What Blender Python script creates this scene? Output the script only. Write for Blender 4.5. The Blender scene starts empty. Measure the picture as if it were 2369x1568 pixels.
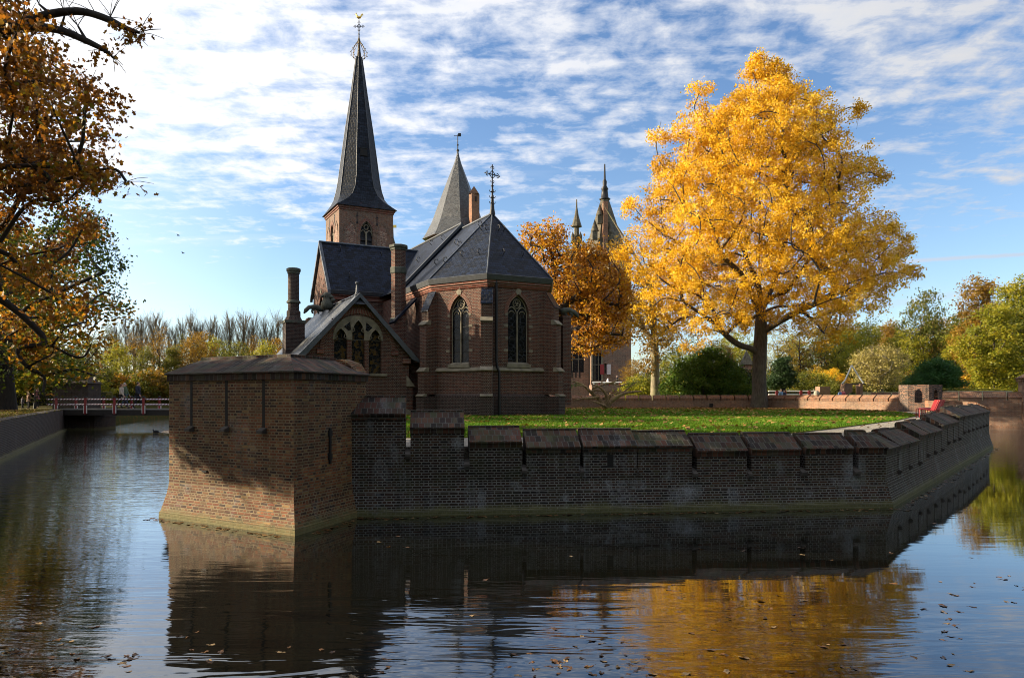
import bpy, bmesh, math, random
import numpy as np
from mathutils import Vector, Matrix
from mathutils.geometry import tessellate_polygon
R = math.radians
scene = bpy.context.scene
COL = scene.collection
F, HZ, CX, CAMZ = 1700.0, 915.0, 1184.5, 2.2      # focal length, horizon row, centre column of the 2369 px survey of the photo
def at(px, py, d):
    return Vector(((px-CX)*d/F, d, CAMZ-(py-HZ)*d/F))
GZ = 1.25                                           # height of the lawn above the water

# ------------------------------------------------------------------ objects
def tag(o, label=None, cat=None, group=None, kind=None):
    if label: o['label'] = label
    if cat: o['category'] = cat
    if group: o['group'] = group
    if kind: o['kind'] = kind
    return o
def empty(name, loc, label=None, cat=None, group=None, rz=0.0):
    o = bpy.data.objects.new(name, None); COL.objects.link(o)
    o.location = loc; o.rotation_euler = (0, 0, rz); o.empty_display_size = .2
    return tag(o, label, cat, group)
def wmat(o):
    m = o.matrix_basis.copy()
    return wmat(o.parent) @ m if o.parent else m
def link(name, me, mats, parent=None):
    o = bpy.data.objects.new(name, me); COL.objects.link(o)
    for m in (mats if isinstance(mats, (list, tuple)) else [mats]): me.materials.append(m)
    if parent is not None:
        o.parent = parent
        o.matrix_basis = wmat(parent).inverted()       # children are modelled in world space
    return o
def copy_tree(o, parent=None):
    c = o.copy(); COL.objects.link(c); c.parent = parent
    for ch in list(o.children): copy_tree(ch, c)
    return c

class MB:
    """collects faces in world space; build() makes one mesh with metre-scaled UVs following each face"""
    def __init__(s): s.v=[]; s.f=[]; s.m=[]; s.smooth=[]
    def face(s, pts, m=0, smooth=False):
        b=len(s.v); s.v += [tuple(p) for p in pts]; s.f.append(tuple(range(b, b+len(pts)))); s.m.append(m); s.smooth.append(smooth)
    def grid(s, rows, m=0, smooth=True, closed=False, flip=False):
        b=len(s.v); n=len(rows[0])
        for r in rows: s.v += [tuple(p) for p in r]
        for i in range(len(rows)-1):
            for j in range(n if closed else n-1):
                k=(j+1)%n
                q=(b+i*n+j, b+i*n+k, b+(i+1)*n+k, b+(i+1)*n+j)
                s.f.append(q[::-1] if flip else q); s.m.append(m); s.smooth.append(smooth)
    def box(s, o, ex, ey, ez, m=0):
        o=Vector(o); ex=Vector(ex); ey=Vector(ey); ez=Vector(ez)
        p=[o, o+ex, o+ex+ey, o+ey]; q=[a+ez for a in p]
        if ex.cross(ey).dot(ez) < 0: p=p[::-1]; q=q[::-1]
        s.face(p[::-1], m); s.face(q, m)
        for i in range(4): s.face([p[i], p[(i+1)%4], q[(i+1)%4], q[i]], m)
    def cbox(s, c, sx, sy, sz, rz=0, m=0):
        e=Vector((math.cos(rz), math.sin(rz), 0)); n=Vector((-math.sin(rz), math.cos(rz), 0)); z=Vector((0,0,1))
        s.box(Vector(c)-e*sx/2-n*sy/2-z*sz/2, e*sx, n*sy, z*sz, m)
    def prism(s, poly, vec, m=0, caps=True):
        vec=Vector(vec); p=[Vector(a) for a in poly]; q=[a+vec for a in p]; n=len(p)
        nn=Vector((0,0,0))
        for i in range(n): nn += p[i].cross(p[(i+1)%n])
        if nn.dot(vec) < 0: p=p[::-1]; q=q[::-1]
        if caps:
            for tri in tessellate_polygon([p]):
                a=[p[i] for i in tri]; b=[q[i] for i in tri]
                nrm=(a[1]-a[0]).cross(a[2]-a[0])
                if nrm.dot(vec)>0: s.face(a[::-1], m); s.face(b, m)
                else: s.face(a, m); s.face(b[::-1], m)
        for i in range(n): s.face([p[i], p[(i+1)%n], q[(i+1)%n], q[i]], m)
    def tube(s, pts, rad, n=6, m=0, cap=True, smooth=True):
        pts=[Vector(p) for p in pts]; k=len(pts)
        if not isinstance(rad, (list, tuple)): rad=[rad]*k
        rows=[]; prev=None
        for i,p in enumerate(pts):
            t=(pts[min(i+1,k-1)]-pts[max(i-1,0)])
            if t.length<1e-9: t=Vector((0,0,1))
            t.normalize()
            if prev is None:
                a=Vector((0,0,1)) if abs(t.z)<.9 else Vector((1,0,0)); u=t.cross(a).normalized()
            else:
                u=prev-t*prev.dot(t)
                u=u.normalized() if u.length>1e-6 else prev
            prev=u; w=t.cross(u)
            rows.append([p+(u*math.cos(2*math.pi*j/n)+w*math.sin(2*math.pi*j/n))*rad[i] for j in range(n)])
        s.grid(rows, m, smooth, closed=True)
        if cap:
            s.face(rows[0][::-1], m); s.face(rows[-1], m)
    def lathe(s, c, prof, n=12, m=0, smooth=True, rot=0.0):
        c=Vector(c)
        rows=[[c+Vector((r*math.cos(rot+2*math.pi*j/n), r*math.sin(rot+2*math.pi*j/n), z)) for j in range(n)] for r,z in prof]
        s.grid(rows, m, smooth, closed=True)
        if prof[0][0]>1e-4: s.face(rows[0][::-1], m)
        if prof[-1][0]>1e-4: s.face(rows[-1], m)
    def wall(s, o, e, outline, holes=(), depth=.2, m=0, mr=None, inward=None):
        """vertical wall sheet in the plane through o along e: outline/holes as (u,z); holes get reveals of the given depth"""
        o=Vector(o); e=Vector(e).normalized(); z=Vector((0,0,1)); n=e.cross(z)       # outward = e x z
        P=lambda a,d=0: o+e*a[0]+z*a[1]-n*d
        loops=[[Vector((a[0],a[1],0)) for a in outline]]+[[Vector((a[0],a[1],0)) for a in h] for h in holes]
        flat=[a for l in loops for a in l]
        for tri in tessellate_polygon(loops):
            a=[flat[i] for i in tri]
            ar=(a[1]-a[0]).cross(a[2]-a[0]).z
            if abs(ar)<1e-9: continue
            if ar<0: a=a[::-1]
            s.face([P(q) for q in a], m)
        for h in holes:
            k=len(h)
            for i in range(k):
                a,b=h[i],h[(i+1)%k]
                s.face([P(a),P(b),P(b,depth),P(a,depth)], m if mr is None else mr)
    def build(s, name, mats, parent=None, merge=False, fixn=False):
        me=bpy.data.meshes.new(name); me.from_pydata(s.v, [], s.f)
        me.polygons.foreach_set('material_index', s.m); me.polygons.foreach_set('use_smooth', s.smooth)
        if merge or fixn:
            bm=bmesh.new(); bm.from_mesh(me)
            bmesh.ops.remove_doubles(bm, verts=bm.verts, dist=1e-4)
            if fixn: bmesh.ops.recalc_face_normals(bm, faces=bm.faces)
            bm.to_mesh(me); bm.free()
        me.update(); auto_uv(me)
        return link(name, me, mats, parent)

def auto_uv(me):
    nl=len(me.loops)
    if not nl: return
    uv=me.uv_layers.new(name='UVMap')
    co=np.empty(len(me.vertices)*3,'f'); me.vertices.foreach_get('co',co); co=co.reshape(-1,3)
    nf=len(me.polygons); nm=np.empty(nf*3,'f'); me.polygons.foreach_get('normal',nm); nm=nm.reshape(-1,3)
    lt=np.empty(nf,'i'); me.polygons.foreach_get('loop_total',lt)
    vi=np.empty(nl,'i'); me.loops.foreach_get('vertex_index',vi)
    fi=np.repeat(np.arange(nf),lt)
    h=np.stack([-nm[:,1],nm[:,0],np.zeros(nf,'f')],1); l=np.linalg.norm(h,axis=1)
    flat=l<.05
    h[flat]=(1,0,0); h/=np.maximum(np.linalg.norm(h,axis=1),1e-9)[:,None]
    v=np.cross(nm,h); v[flat]=(0,1,0)
    # snap the horizontal axis so that coplanar faces agree
    P=co[vi]
    out=np.stack([(P*h[fi]).sum(1),(P*v[fi]).sum(1)],1).astype('f')
    uv.data.foreach_set('uv',out.ravel())

def arch(w, zs, zsp, zap, n=8, cx=0.0):
    """pointed-arch outline, counter-clockwise from the lower left: width w, sill zs, springing zsp, apex zap"""
    hw=w/2; rise=zap-zsp
    r=(hw*hw+rise*rise)/(2*hw)            # arc centre on the springing line
    pts=[(cx-hw,zs),(cx+hw,zs)]
    a1=math.atan2(rise, r-hw)
    for i in range(n+1):
        a=a1*i/n; pts.append((cx+hw-r+r*math.cos(a), zsp+r*math.sin(a)))
    for i in range(n-1,-1,-1):
        a=a1*i/n; pts.append((cx-hw+r-r*math.cos(a), zsp+r*math.sin(a)))
    return pts

# ------------------------------------------------------------------ materials
class NT:
    def __init__(s, name):
        s.mat=bpy.data.materials.new(name); s.mat.use_nodes=True; s.t=s.mat.node_tree
        s.b=s.t.nodes['Principled BSDF']; s.out=s.t.nodes['Material Output']
    def n(s, typ, **kw):
        nd=s.t.nodes.new(typ)
        for k,v in kw.items():
            if k.startswith('i_'):
                key=k[2:]
                key=int(key) if key.isdigit() else key.replace('_',' ')
                nd.inputs[key].default_value=v
            else: setattr(nd,k,v)
        return nd
    def l(s, a, b): s.t.links.new(a,b)
    def ramp(s, fac, stops, interp='LINEAR'):
        nd=s.n('ShaderNodeValToRGB'); cr=nd.color_ramp; cr.interpolation=interp
        while len(cr.elements)<len(stops): cr.elements.new(.5)
        for e,(p,c) in zip(cr.elements,stops): e.position=p; e.color=(c[0],c[1],c[2],1)
        s.l(fac,nd.inputs[0]); return nd.outputs[0]
    def mix(s, fac, a, b, blend='MIX'):
        nd=s.n('ShaderNodeMix', data_type='RGBA', blend_type=blend)
        for sock,val in ((nd.inputs[0],fac),(nd.inputs[6],a),(nd.inputs[7],b)):
            if isinstance(val,(int,float)): sock.default_value=val
            elif isinstance(val,tuple): sock.default_value=(val[0],val[1],val[2],1)
            else: s.l(val,sock)
        return nd.outputs[2]
    def math(s, op, a, b=None, clamp=False):
        nd=s.n('ShaderNodeMath', operation=op); nd.use_clamp=clamp
        for i,val in enumerate((a,b)):
            if val is None: continue
            if isinstance(val,(int,float)): nd.inputs[i].default_value=val
            else: s.l(val,nd.inputs[i])
        return nd.outputs[0]
    def noise(s, vec, scale, detail=4, rough=.55, dist=0):
        nd=s.n('ShaderNodeTexNoise', i_Scale=scale, i_Detail=detail, i_Roughness=rough, i_Distortion=dist)
        if vec is not None: s.l(vec,nd.inputs['Vector'])
        return nd.outputs[0]
    def mapr(s, v, a, b, c=0.0, d=1.0):
        nd=s.n('ShaderNodeMapRange'); nd.clamp=True
        for i,x in zip((1,2,3,4),(a,b,c,d)): nd.inputs[i].default_value=x
        s.l(v,nd.inputs[0]); return nd.outputs[0]
    def bump(s, h, strength=.5, dist=.01, normal=None):
        nd=s.n('ShaderNodeBump', i_Strength=strength, i_Distance=dist); s.l(h,nd.inputs['Height'])
        if normal is not None: s.l(normal,nd.inputs['Normal'])
        return nd.outputs[0]
    def uv(s): return s.n('ShaderNodeUVMap').outputs[0]
    def pos(s): return s.n('ShaderNodeNewGeometry').outputs['Position']
    def scale(s, vec, sc, off=(0,0,0)):
        nd=s.n('ShaderNodeMapping'); nd.inputs['Scale'].default_value=sc; nd.inputs['Location'].default_value=off
        s.l(vec,nd.inputs[0]); return nd.outputs[0]

def m_plain(name, col, rough=.7, metal=0.0, var=.12, scale=6.0, spec=.5):
    t=NT(name); f=t.noise(t.pos(),scale,5)
    c=t.mix(t.mapr(f,.3,.7), tuple(x*(1-var) for x in col), tuple(min(1,x*(1+var)) for x in col))
    t.l(c,t.b.inputs['Base Color']); t.b.inputs['Roughness'].default_value=rough; t.b.inputs['Metallic'].default_value=metal
    t.b.inputs['Specular IOR Level'].default_value=spec
    t.l(t.bump(t.noise(t.pos(),scale*6,3),.25,.01),t.b.inputs['Normal'])
    return t.mat

def m_brick(name, pal, mortar, bw=.168, rh=.049, ms=.009, stain=.5, lime=.0, moss=0.0, squash=.5, bumpd=.006, zmoss=None, rough=.85, warp=.004, spots=()):
    """cross bond brickwork: rows of stretchers and headers in turn, each brick its own tone, with broad weathering"""
    t=NT(name); uv=t.uv(); pos=t.pos()
    wv=t.n('ShaderNodeTexNoise', i_Scale=9.0, i_Detail=2.0); t.l(uv,wv.inputs['Vector'])
    off=t.n('ShaderNodeVectorMath', operation='MULTIPLY_ADD'); t.l(wv.outputs[1],off.inputs[0]); off.inputs[1].default_value=(warp*2,warp*2,0); t.l(uv,off.inputs[2])
    br=t.n('ShaderNodeTexBrick'); br.offset=.5; br.offset_frequency=2; br.squash=squash; br.squash_frequency=2
    for k,v in (('Color1',(0,0,0,1)),('Color2',(1,1,1,1)),('Mortar',(.5,.5,.5,1)),('Scale',1.0),('Mortar Size',ms),('Mortar Smooth',.25),('Bias',0.0),('Brick Width',bw),('Row Height',rh)): br.inputs[k].default_value=v
    t.l(off.outputs[0],br.inputs['Vector'])
    n=len(pal); tone=t.ramp(br.outputs[0],[((i+.0)/n,c) for i,c in enumerate(pal)],'CONSTANT')
    grain=t.noise(uv,60,4,.7); tone=t.mix(t.mapr(grain,.3,.75),tone,t.mix(1.0,tone,(.6,.58,.6),'MULTIPLY'))
    pv=t.n('ShaderNodeTexVoronoi', i_Scale=.55, i_Randomness=1.0); t.l(t.mix(.12,uv,t.n('ShaderNodeTexNoise', i_Scale=2.0).outputs[1]),pv.inputs['Vector']); pb=t.n('ShaderNodeRGBToBW'); t.l(pv.outputs['Color'],pb.inputs[0])
    tone=t.mix(t.mapr(pb.outputs[0],.2,.8,0,.55),tone,t.mix(1.0,tone,(1.7,1.45,1.3),'MULTIPLY')); tone=t.mix(t.mapr(pb.outputs[0],.45,.15,0,.5),tone,t.mix(1.0,tone,(.6,.62,.66),'MULTIPLY'))
    broad=t.noise(pos,.7,5,.6); tone=t.mix(t.mapr(broad,.38,.66,0,stain),tone,t.mix(1.0,tone,(.38,.36,.38),'MULTIPLY'))
    mn=t.noise(uv,5,4); mcol=t.mix(t.mapr(mn,.35,.7),tuple(x*.6 for x in mortar),mortar)
    col=t.mix(br.outputs[1],tone,mcol)
    if lime>0:
        lv=t.scale(uv,(1.3,.55,1)); ln=t.noise(lv,1.4,7,.7,.4); fine=t.noise(uv,26,3)
        lm=t.mapr(ln,.54,.70)
        for (cx_,cy_,cz_),(rx,rz) in spots:                           # lime run-off at a known place
            vs=t.n('ShaderNodeVectorMath', operation='SUBTRACT'); t.l(pos,vs.inputs[0]); vs.inputs[1].default_value=(cx_,cy_,cz_)
            vm=t.n('ShaderNodeVectorMath', operation='MULTIPLY'); t.l(vs.outputs[0],vm.inputs[0]); vm.inputs[1].default_value=(1/rx,1/rx,1/rz)
            vl=t.n('ShaderNodeVectorMath', operation='LENGTH'); t.l(vm.outputs[0],vl.inputs[0])
            lm=t.math('MAXIMUM',lm,t.mapr(t.math('ADD',vl.outputs['Value'],t.math('MULTIPLY',t.noise(t.scale(pos,(5,5,1.5)),1.6,5,.7),1.4)),.95,1.7,1,0))
        lf=t.math('MULTIPLY',lm,t.mapr(fine,.3,.62,0,lime)); col=t.mix(lf,col,(.30,.32,.36))
    if moss>0:
        mo=t.noise(pos,2.3,6,.65); col=t.mix(t.mapr(mo,.5,.7,0,moss),col,(.035,.05,.012))
    if zmoss is not None:                                             # algae band just above the water
        sp=t.n('ShaderNodeSeparateXYZ'); t.l(pos,sp.inputs[0])
        zz=t.math('ADD',sp.outputs[2],t.math('MULTIPLY',t.math('SUBTRACT',.5,t.noise(pos,2.2,5,.65)),.36))
        col=t.mix(t.mapr(zz,zmoss+.06,zmoss+.20,.75,0),col,t.mix(t.noise(pos,14,4),(.09,.10,.03),(.24,.22,.11)))
    t.l(col,t.b.inputs['Base Color']); t.b.inputs['Roughness'].default_value=rough; t.b.inputs['Specular IOR Level'].default_value=.25
    hgt=t.math('ADD',t.math('MULTIPLY',t.math('SUBTRACT',1.0,br.outputs[1]),1.0),t.math('MULTIPLY',grain,.35))
    tn=t.math('ADD',hgt,t.math('MULTIPLY',br.outputs[0],.25))
    t.l(t.bump(tn,.9,bumpd),t.b.inputs['Normal'])
    return t.mat

def m_slate(name, base, tw=.22, th=.13, rough=.42, var=.35, moss=.2, spec=.1):
    t=NT(name); uv=t.uv(); pos=t.pos()
    br=t.n('ShaderNodeTexBrick'); br.offset=.5; br.offset_frequency=2; br.squash=1.0
    for k,v in (('Color1',(0,0,0,1)),('Color2',(1,1,1,1)),('Mortar',(.5,.5,.5,1)),('Scale',1.0),('Mortar Size',.012),('Mortar Smooth',.3),('Bias',0.0),('Brick Width',tw),('Row Height',th)): br.inputs[k].default_value=v
    # rounded lower edges of the slates: shift the rows by a scallop of u
    sx=t.n('ShaderNodeSeparateXYZ'); t.l(uv,sx.inputs[0])
    row=t.math('FLOOR',t.math('DIVIDE',sx.outputs[1],th)); par=t.math('MULTIPLY',t.math('MODULO',row,2.0),.5)
    fu=t.math('FRACT',t.math('ADD',t.math('DIVIDE',sx.outputs[0],tw),par)); sc=t.math('POWER',t.math('ABSOLUTE',t.math('SUBTRACT',fu,.5)),2.0)
    cb=t.n('ShaderNodeCombineXYZ'); t.l(sx.outputs[0],cb.inputs[0]); t.l(t.math('SUBTRACT',sx.outputs[1],t.math('MULTIPLY',sc,th*1.2)),cb.inputs[1])
    t.l(cb.outputs[0],br.inputs['Vector'])
    a=tuple(x*(1-var) for x in base); b=tuple(x*(1+var) for x in base)
    col=t.mix(br.outputs[0],a,b); col=t.mix(br.outputs[1],col,tuple(x*.12 for x in base))
    bn=t.noise(pos,.8,6,.65); col=t.mix(t.mapr(bn,.5,.75,0,moss),col,(base[0]*1.6+.004,base[1]*1.6+.005,base[2]*1.2))
    fade=t.scale(uv,(6,.5,1)); sn=t.noise(fade,1.0,5); col=t.mix(t.mapr(sn,.58,.75,0,.35),col,tuple(x*2.2 for x in base))
    t.l(col,t.b.inputs['Base Color']); t.b.inputs['Roughness'].default_value=rough; t.b.inputs['Specular IOR Level'].default_value=spec
    fr=t.math('FRACT',t.math('DIVIDE',t.math('SUBTRACT',sx.outputs[1],t.math('MULTIPLY',sc,th*1.2)),th))
    h=t.math('ADD',t.math('MULTIPLY',t.math('SUBTRACT',1.0,fr),1.0),t.math('MULTIPLY',br.outputs[0],.6))
    h=t.math('SUBTRACT',h,t.math('MULTIPLY',br.outputs[1],.8))
    t.l(t.bump(h,.7,.012),t.b.inputs['Normal'])
    return t.mat

def m_leaf(name, stops, transl=.45, rough=.5, spec=.3):
    """leaf blades: tone per leaf from the face attribute, half the light goes through"""
    t=NT(name); a=t.n('ShaderNodeAttribute', attribute_name='tone')
    col=t.ramp(a.outputs['Fac'],stops)
    t.l(col,t.b.inputs['Base Color']); t.b.inputs['Roughness'].default_value=rough; t.b.inputs['Specular IOR Level'].default_value=spec
    tr=t.n('ShaderNodeBsdfTranslucent'); t.l(t.mix(1.0,col,(1.0,.92,.6),'MULTIPLY'),tr.inputs[0])
    mx=t.n('ShaderNodeMixShader'); mx.inputs[0].default_value=transl
    t.l(t.b.outputs[0],mx.inputs[1]); t.l(tr.outputs[0],mx.inputs[2]); t.l(mx.outputs[0],t.out.inputs[0])
    return t.mat

def m_bark(name, a, b, rough=.9):
    t=NT(name); p=t.scale(t.pos(),(7,7,1.6)); f=t.noise(p,1.5,6,.65); g=t.noise(t.pos(),1.1,4)
    c=t.mix(t.mapr(f,.35,.65),a,b); c=t.mix(t.mapr(g,.5,.75,0,.5),c,(b[0]*.8,b[1]*1.05,b[2]*.6))
    t.l(c,t.b.inputs['Base Color']); t.b.inputs['Roughness'].default_value=rough
    t.l(t.bump(f,.8,.03),t.b.inputs['Normal']); return t.mat

def m_glass(name, tint, lead, cell=7.0):
    """leaded window: dark panes of different tone in a web of lead lines"""
    t=NT(name); uv=t.uv()
    vo=t.n('ShaderNodeTexVoronoi', feature='DISTANCE_TO_EDGE', i_Scale=cell); t.l(uv,vo.inputs['Vector'])
    vc=t.n('ShaderNodeTexVoronoi', i_Scale=cell); t.l(uv,vc.inputs['Vector'])
    bw=t.n('ShaderNodeRGBToBW'); t.l(vc.outputs['Color'],bw.inputs[0])
    pane=t.ramp(bw.outputs[0],[(0,(.003,.004,.006)),(.5,(.006,.007,.010)),(.75,tint),(1,(.01,.01,.014))])
    edge=t.mapr(vo.outputs['Distance'],.012,.03,1,0)
    t.l(t.mix(edge,pane,lead),t.b.inputs['Base Color'])
    t.l(t.mapr(edge,0,1,.2,.6),t.b.inputs['Roughness']); t.b.inputs['Specular IOR Level'].default_value=.15
    t.l(t.bump(t.noise(uv,9,3),.25,.02),t.b.inputs['Normal'])
    return t.mat

# ------------------------------------------------------------------ camera, light, sky
cam=bpy.data.cameras.new('camera'); co=bpy.data.objects.new('camera',cam); COL.objects.link(co); scene.camera=co
co.location=(0,0,CAMZ); co.rotation_euler=(R(90),0,0)
cam.sensor_width=36; cam.lens=36*F/2369; cam.shift_y=(HZ-784)/2369; cam.clip_end=5000; cam.clip_start=.1
SUN_DIR=Vector((-1,.12,0)).normalized(); SUN_EL=R(20)
sd=Vector((SUN_DIR.x*math.cos(SUN_EL),SUN_DIR.y*math.cos(SUN_EL),math.sin(SUN_EL)))
sun=bpy.data.lights.new('sun','SUN'); so=bpy.data.objects.new('sun',sun); COL.objects.link(so)
sun.energy=5.0; sun.angle=R(.5); sun.color=(1,.83,.58); so.location=(-60,0,60)
so.rotation_euler=sd.to_track_quat('Z','Y').to_euler()
scene.view_settings.view_transform='Standard'; scene.view_settings.look='None'; scene.view_settings.gamma=1; scene.view_settings.exposure=1.5
w=bpy.data.worlds.new('World'); scene.world=w; w.use_nodes=True
class WT(NT):
    def __init__(s): s.t=w.node_tree
t=WT(); bg=w.node_tree.nodes['Background']; wout=w.node_tree.nodes['World Output']
sky=t.n('ShaderNodeTexSky', sky_type='NISHITA', sun_disc=False, sun_elevation=SUN_EL, sun_rotation=math.atan2(SUN_DIR.x,SUN_DIR.y))
sky.air_density=1.0; sky.dust_density=.6; sky.ozone_density=2.0
sx0=t.n('ShaderNodeSeparateXYZ'); t.l(t.n('ShaderNodeTexCoord').outputs['Generated'],sx0.inputs[0])
tint=t.mix(t.mapr(sx0.outputs[2],.02,.42),(1.18,1.22,1.28),(.90,1.03,1.20))
dp=t.n('ShaderNodeVectorMath', operation='DOT_PRODUCT'); t.l(t.n('ShaderNodeTexCoord').outputs['Generated'],dp.inputs[0]); dp.inputs[1].default_value=tuple(sd)
glare=t.mapr(dp.outputs['Value'],.45,.98,0,.55)                     # paler towards the sun
t.l(t.mix(glare,t.mix(1.0,sky.outputs[0],tint,'MULTIPLY'),(9.5,9.8,10.2)),bg.inputs[0]); bg.inputs[1].default_value=.062
# broken high cloud, laid out on a level sheet far above and seen in perspective
gen=t.n('ShaderNodeTexCoord').outputs['Generated']
sx=t.n('ShaderNodeSeparateXYZ'); t.l(gen,sx.inputs[0])
zc=t.math('MAXIMUM',t.math('ADD',sx.outputs[2],.06),.03)
pc=t.n('ShaderNodeCombineXYZ'); t.l(t.math('DIVIDE',sx.outputs[0],zc),pc.inputs[0]); t.l(t.math('DIVIDE',sx.outputs[1],zc),pc.inputs[1])
def rot(vec,a,sc,off=(0,0,0)):
    nd=t.n('ShaderNodeMapping'); nd.inputs['Rotation'].default_value=(0,0,R(a)); nd.inputs['Scale'].default_value=sc; nd.inputs['Location'].default_value=off
    t.l(vec,nd.inputs[0]); return nd.outputs[0]
big=t.noise(rot(pc.outputs[0],25,(.55,.9,1),(3.1,1.7,0)),1.0,5,.55,.3)
rows=t.noise(rot(pc.outputs[0],-38,(1.9,7.0,1),(.4,.9,0)),1.0,6,.6,.6)
puff=t.noise(rot(pc.outputs[0],10,(7,7,1)),1.0,6,.62,.2)
dens=t.math('ADD',t.math('ADD',t.math('MULTIPLY',big,.68),t.math('MULTIPLY',rows,.52)),t.math('MULTIPLY',puff,.92))
hgt=t.mapr(sx.outputs[2],.12,.34,-.36,.10)
left=t.mapr(sx.outputs[0],-.75,.1,.10,0)
dens=t.math('ADD',t.math('ADD',dens,hgt),left)
cl=t.mapr(dens,.96,1.22)
wisp=t.noise(rot(pc.outputs[0],-12,(.25,1.6,1)),1.0,5,.6,.5)
cl=t.math('MAXIMUM',cl,t.mapr(wisp,.56,.75,0,.35))
def contrail(p1,p2,wd,amt,c0,c1):
    a=at(*p1,1.0)-Vector((0,0,CAMZ)); b=at(*p2,1.0)-Vector((0,0,CAMZ)); n_=a.cross(b).normalized()
    d1=t.n('ShaderNodeVectorMath', operation='DOT_PRODUCT'); t.l(gen,d1.inputs[0]); d1.inputs[1].default_value=tuple(n_)
    wob=t.math('MULTIPLY',t.math('SUBTRACT',t.noise(gen,40,3),.5),wd*1.2)
    f=t.mapr(t.math('ABSOLUTE',t.math('ADD',d1.outputs['Value'],wob)),wd*.3,wd,amt,0)
    ax=a.normalized(); d2=t.n('ShaderNodeVectorMath', operation='DOT_PRODUCT'); t.l(gen,d2.inputs[0]); d2.inputs[1].default_value=tuple(ax)
    return t.math('MULTIPLY',f,t.mapr(d2.outputs['Value'],c0,c1))
for q in (((2380,588),(2105,604),.0030,.75,.984,.990),((360,370),(225,437),.0022,.6,.990,.994),((2380,655),(2150,690),.006,.35,.985,.995)): cl=t.math('MAXIMUM',cl,contrail(*q))
shade=t.mapr(dens,1.0,1.45,0,1)
ccol=t.mix(shade,(.80,.86,.98),(1.0,.975,.95))
cbg=t.n('ShaderNodeBackground'); t.l(ccol,cbg.inputs[0])
glow=t.mapr(sx.outputs[0],-.75,.55,.50,.28); t.l(glow,cbg.inputs[1])
mx=t.n('ShaderNodeMixShader'); t.l(t.math('MULTIPLY',cl,.93),mx.inputs[0]); t.l(bg.outputs[0],mx.inputs[1]); t.l(cbg.outputs[0],mx.inputs[2])
t.l(mx.outputs[0],wout.inputs[0])
c=scene.cycles
c.use_denoising=True; c.filter_width=1.0; c.max_bounces=7; c.diffuse_bounces=3; c.glossy_bounces=3; c.transmission_bounces=3; c.transparent_max_bounces=4
c.caustics_reflective=False; c.caustics_refractive=False; c.sample_clamp_indirect=6
# ------------------------------------------------------------------ palettes
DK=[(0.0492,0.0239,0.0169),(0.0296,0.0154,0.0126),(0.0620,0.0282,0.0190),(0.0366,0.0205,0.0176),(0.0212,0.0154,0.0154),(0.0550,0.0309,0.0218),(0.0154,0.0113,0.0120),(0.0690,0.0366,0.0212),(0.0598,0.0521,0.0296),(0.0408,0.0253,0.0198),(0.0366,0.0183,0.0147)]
WARM=[(.20,.080,.038),(.12,.055,.032),(.26,.10,.045),(.16,.07,.038),(.075,.042,.030),(.24,.115,.05),(.21,.072,.036),(.30,.19,.08),(.13,.058,.032),(.25,.098,.042),(.055,.035,.028),(.17,.10,.05),(.19,.075,.038)]
RED=[(0.1062,0.0323,0.0195),(0.0723,0.0229,0.0170),(0.1318,0.0425,0.0255),(0.0850,0.0289,0.0204),(0.0553,0.0204,0.0170),(0.1190,0.0442,0.0281),(0.0467,0.0187,0.0170),(0.0978,0.0306,0.0204)]
FAR=[(.26,.13,.075),(.20,.10,.065),(.30,.15,.085),(.23,.115,.07),(.17,.09,.065),(.28,.16,.10)]
B_BAST=m_brick('bastion brick',WARM,(.25,.19,.115),stain=.6,lime=.35,moss=.12,zmoss=.0,bumpd=.010)
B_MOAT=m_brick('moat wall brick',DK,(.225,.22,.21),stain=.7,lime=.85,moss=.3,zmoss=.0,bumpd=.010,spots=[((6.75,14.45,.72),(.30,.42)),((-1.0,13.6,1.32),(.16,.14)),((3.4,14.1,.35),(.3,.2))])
B_FAR=m_brick('parapet brick',FAR,(.34,.27,.20),bw=.2,rh=.06,ms=.011,stain=.35,lime=.2,moss=.1)
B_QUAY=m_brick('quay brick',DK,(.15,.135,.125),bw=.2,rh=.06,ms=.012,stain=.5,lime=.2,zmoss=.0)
COP=m_brick('coping brick',[(.055,.030,.024),(.095,.040,.028),(.034,.022,.020),(.075,.042,.030),(.022,.017,.016),(.12,.062,.040),(.08,.07,.05)],(.105,.10,.09),bw=.11,rh=.20,ms=.009,squash=1.0,stain=.5,lime=.3,moss=.7,bumpd=.012,warp=.006)
COPFAR=m_brick('far coping brick',FAR,(.30,.24,.18),bw=.12,rh=.22,ms=.012,squash=1.0,stain=.4,moss=.2)
STONE=m_plain('weathered sandstone',(.27,.25,.20),.85,var=.3,scale=5)
SPOUT=m_plain('spout stone',(.075,.065,.06),.9,var=.35)
IRON=m_plain('dark iron',(.018,.018,.02),.55,metal=.4,var=.2)
LEAD=m_plain('lead flashing',(.075,.085,.10),.45,metal=.3,var=.3,scale=3)
GILT=m_plain('gilded metal',(.75,.50,.12),.3,metal=.9,var=.1)
DARK=m_plain('dark opening',(.008,.008,.009),.9,var=.1)

def offset_poly(poly, d):
    """offset a counter-clockwise polygon outwards by d"""
    n=len(poly); out=[]
    for i in range(n):
        a=Vector(poly[i-1]); b=Vector(poly[i]); c=Vector(poly[(i+1)%n])
        e1=(b-a).normalized(); e2=(c-b).normalized()
        n1=Vector((e1.y,-e1.x)); n2=Vector((e2.y,-e2.x))
        out.append(b+(n1+n2)/(1+n1.dot(n2))*d)
    return out
def ring(poly, d, z): return [Vector((p.x,p.y,z)) for p in offset_poly(poly,d)]

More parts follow.
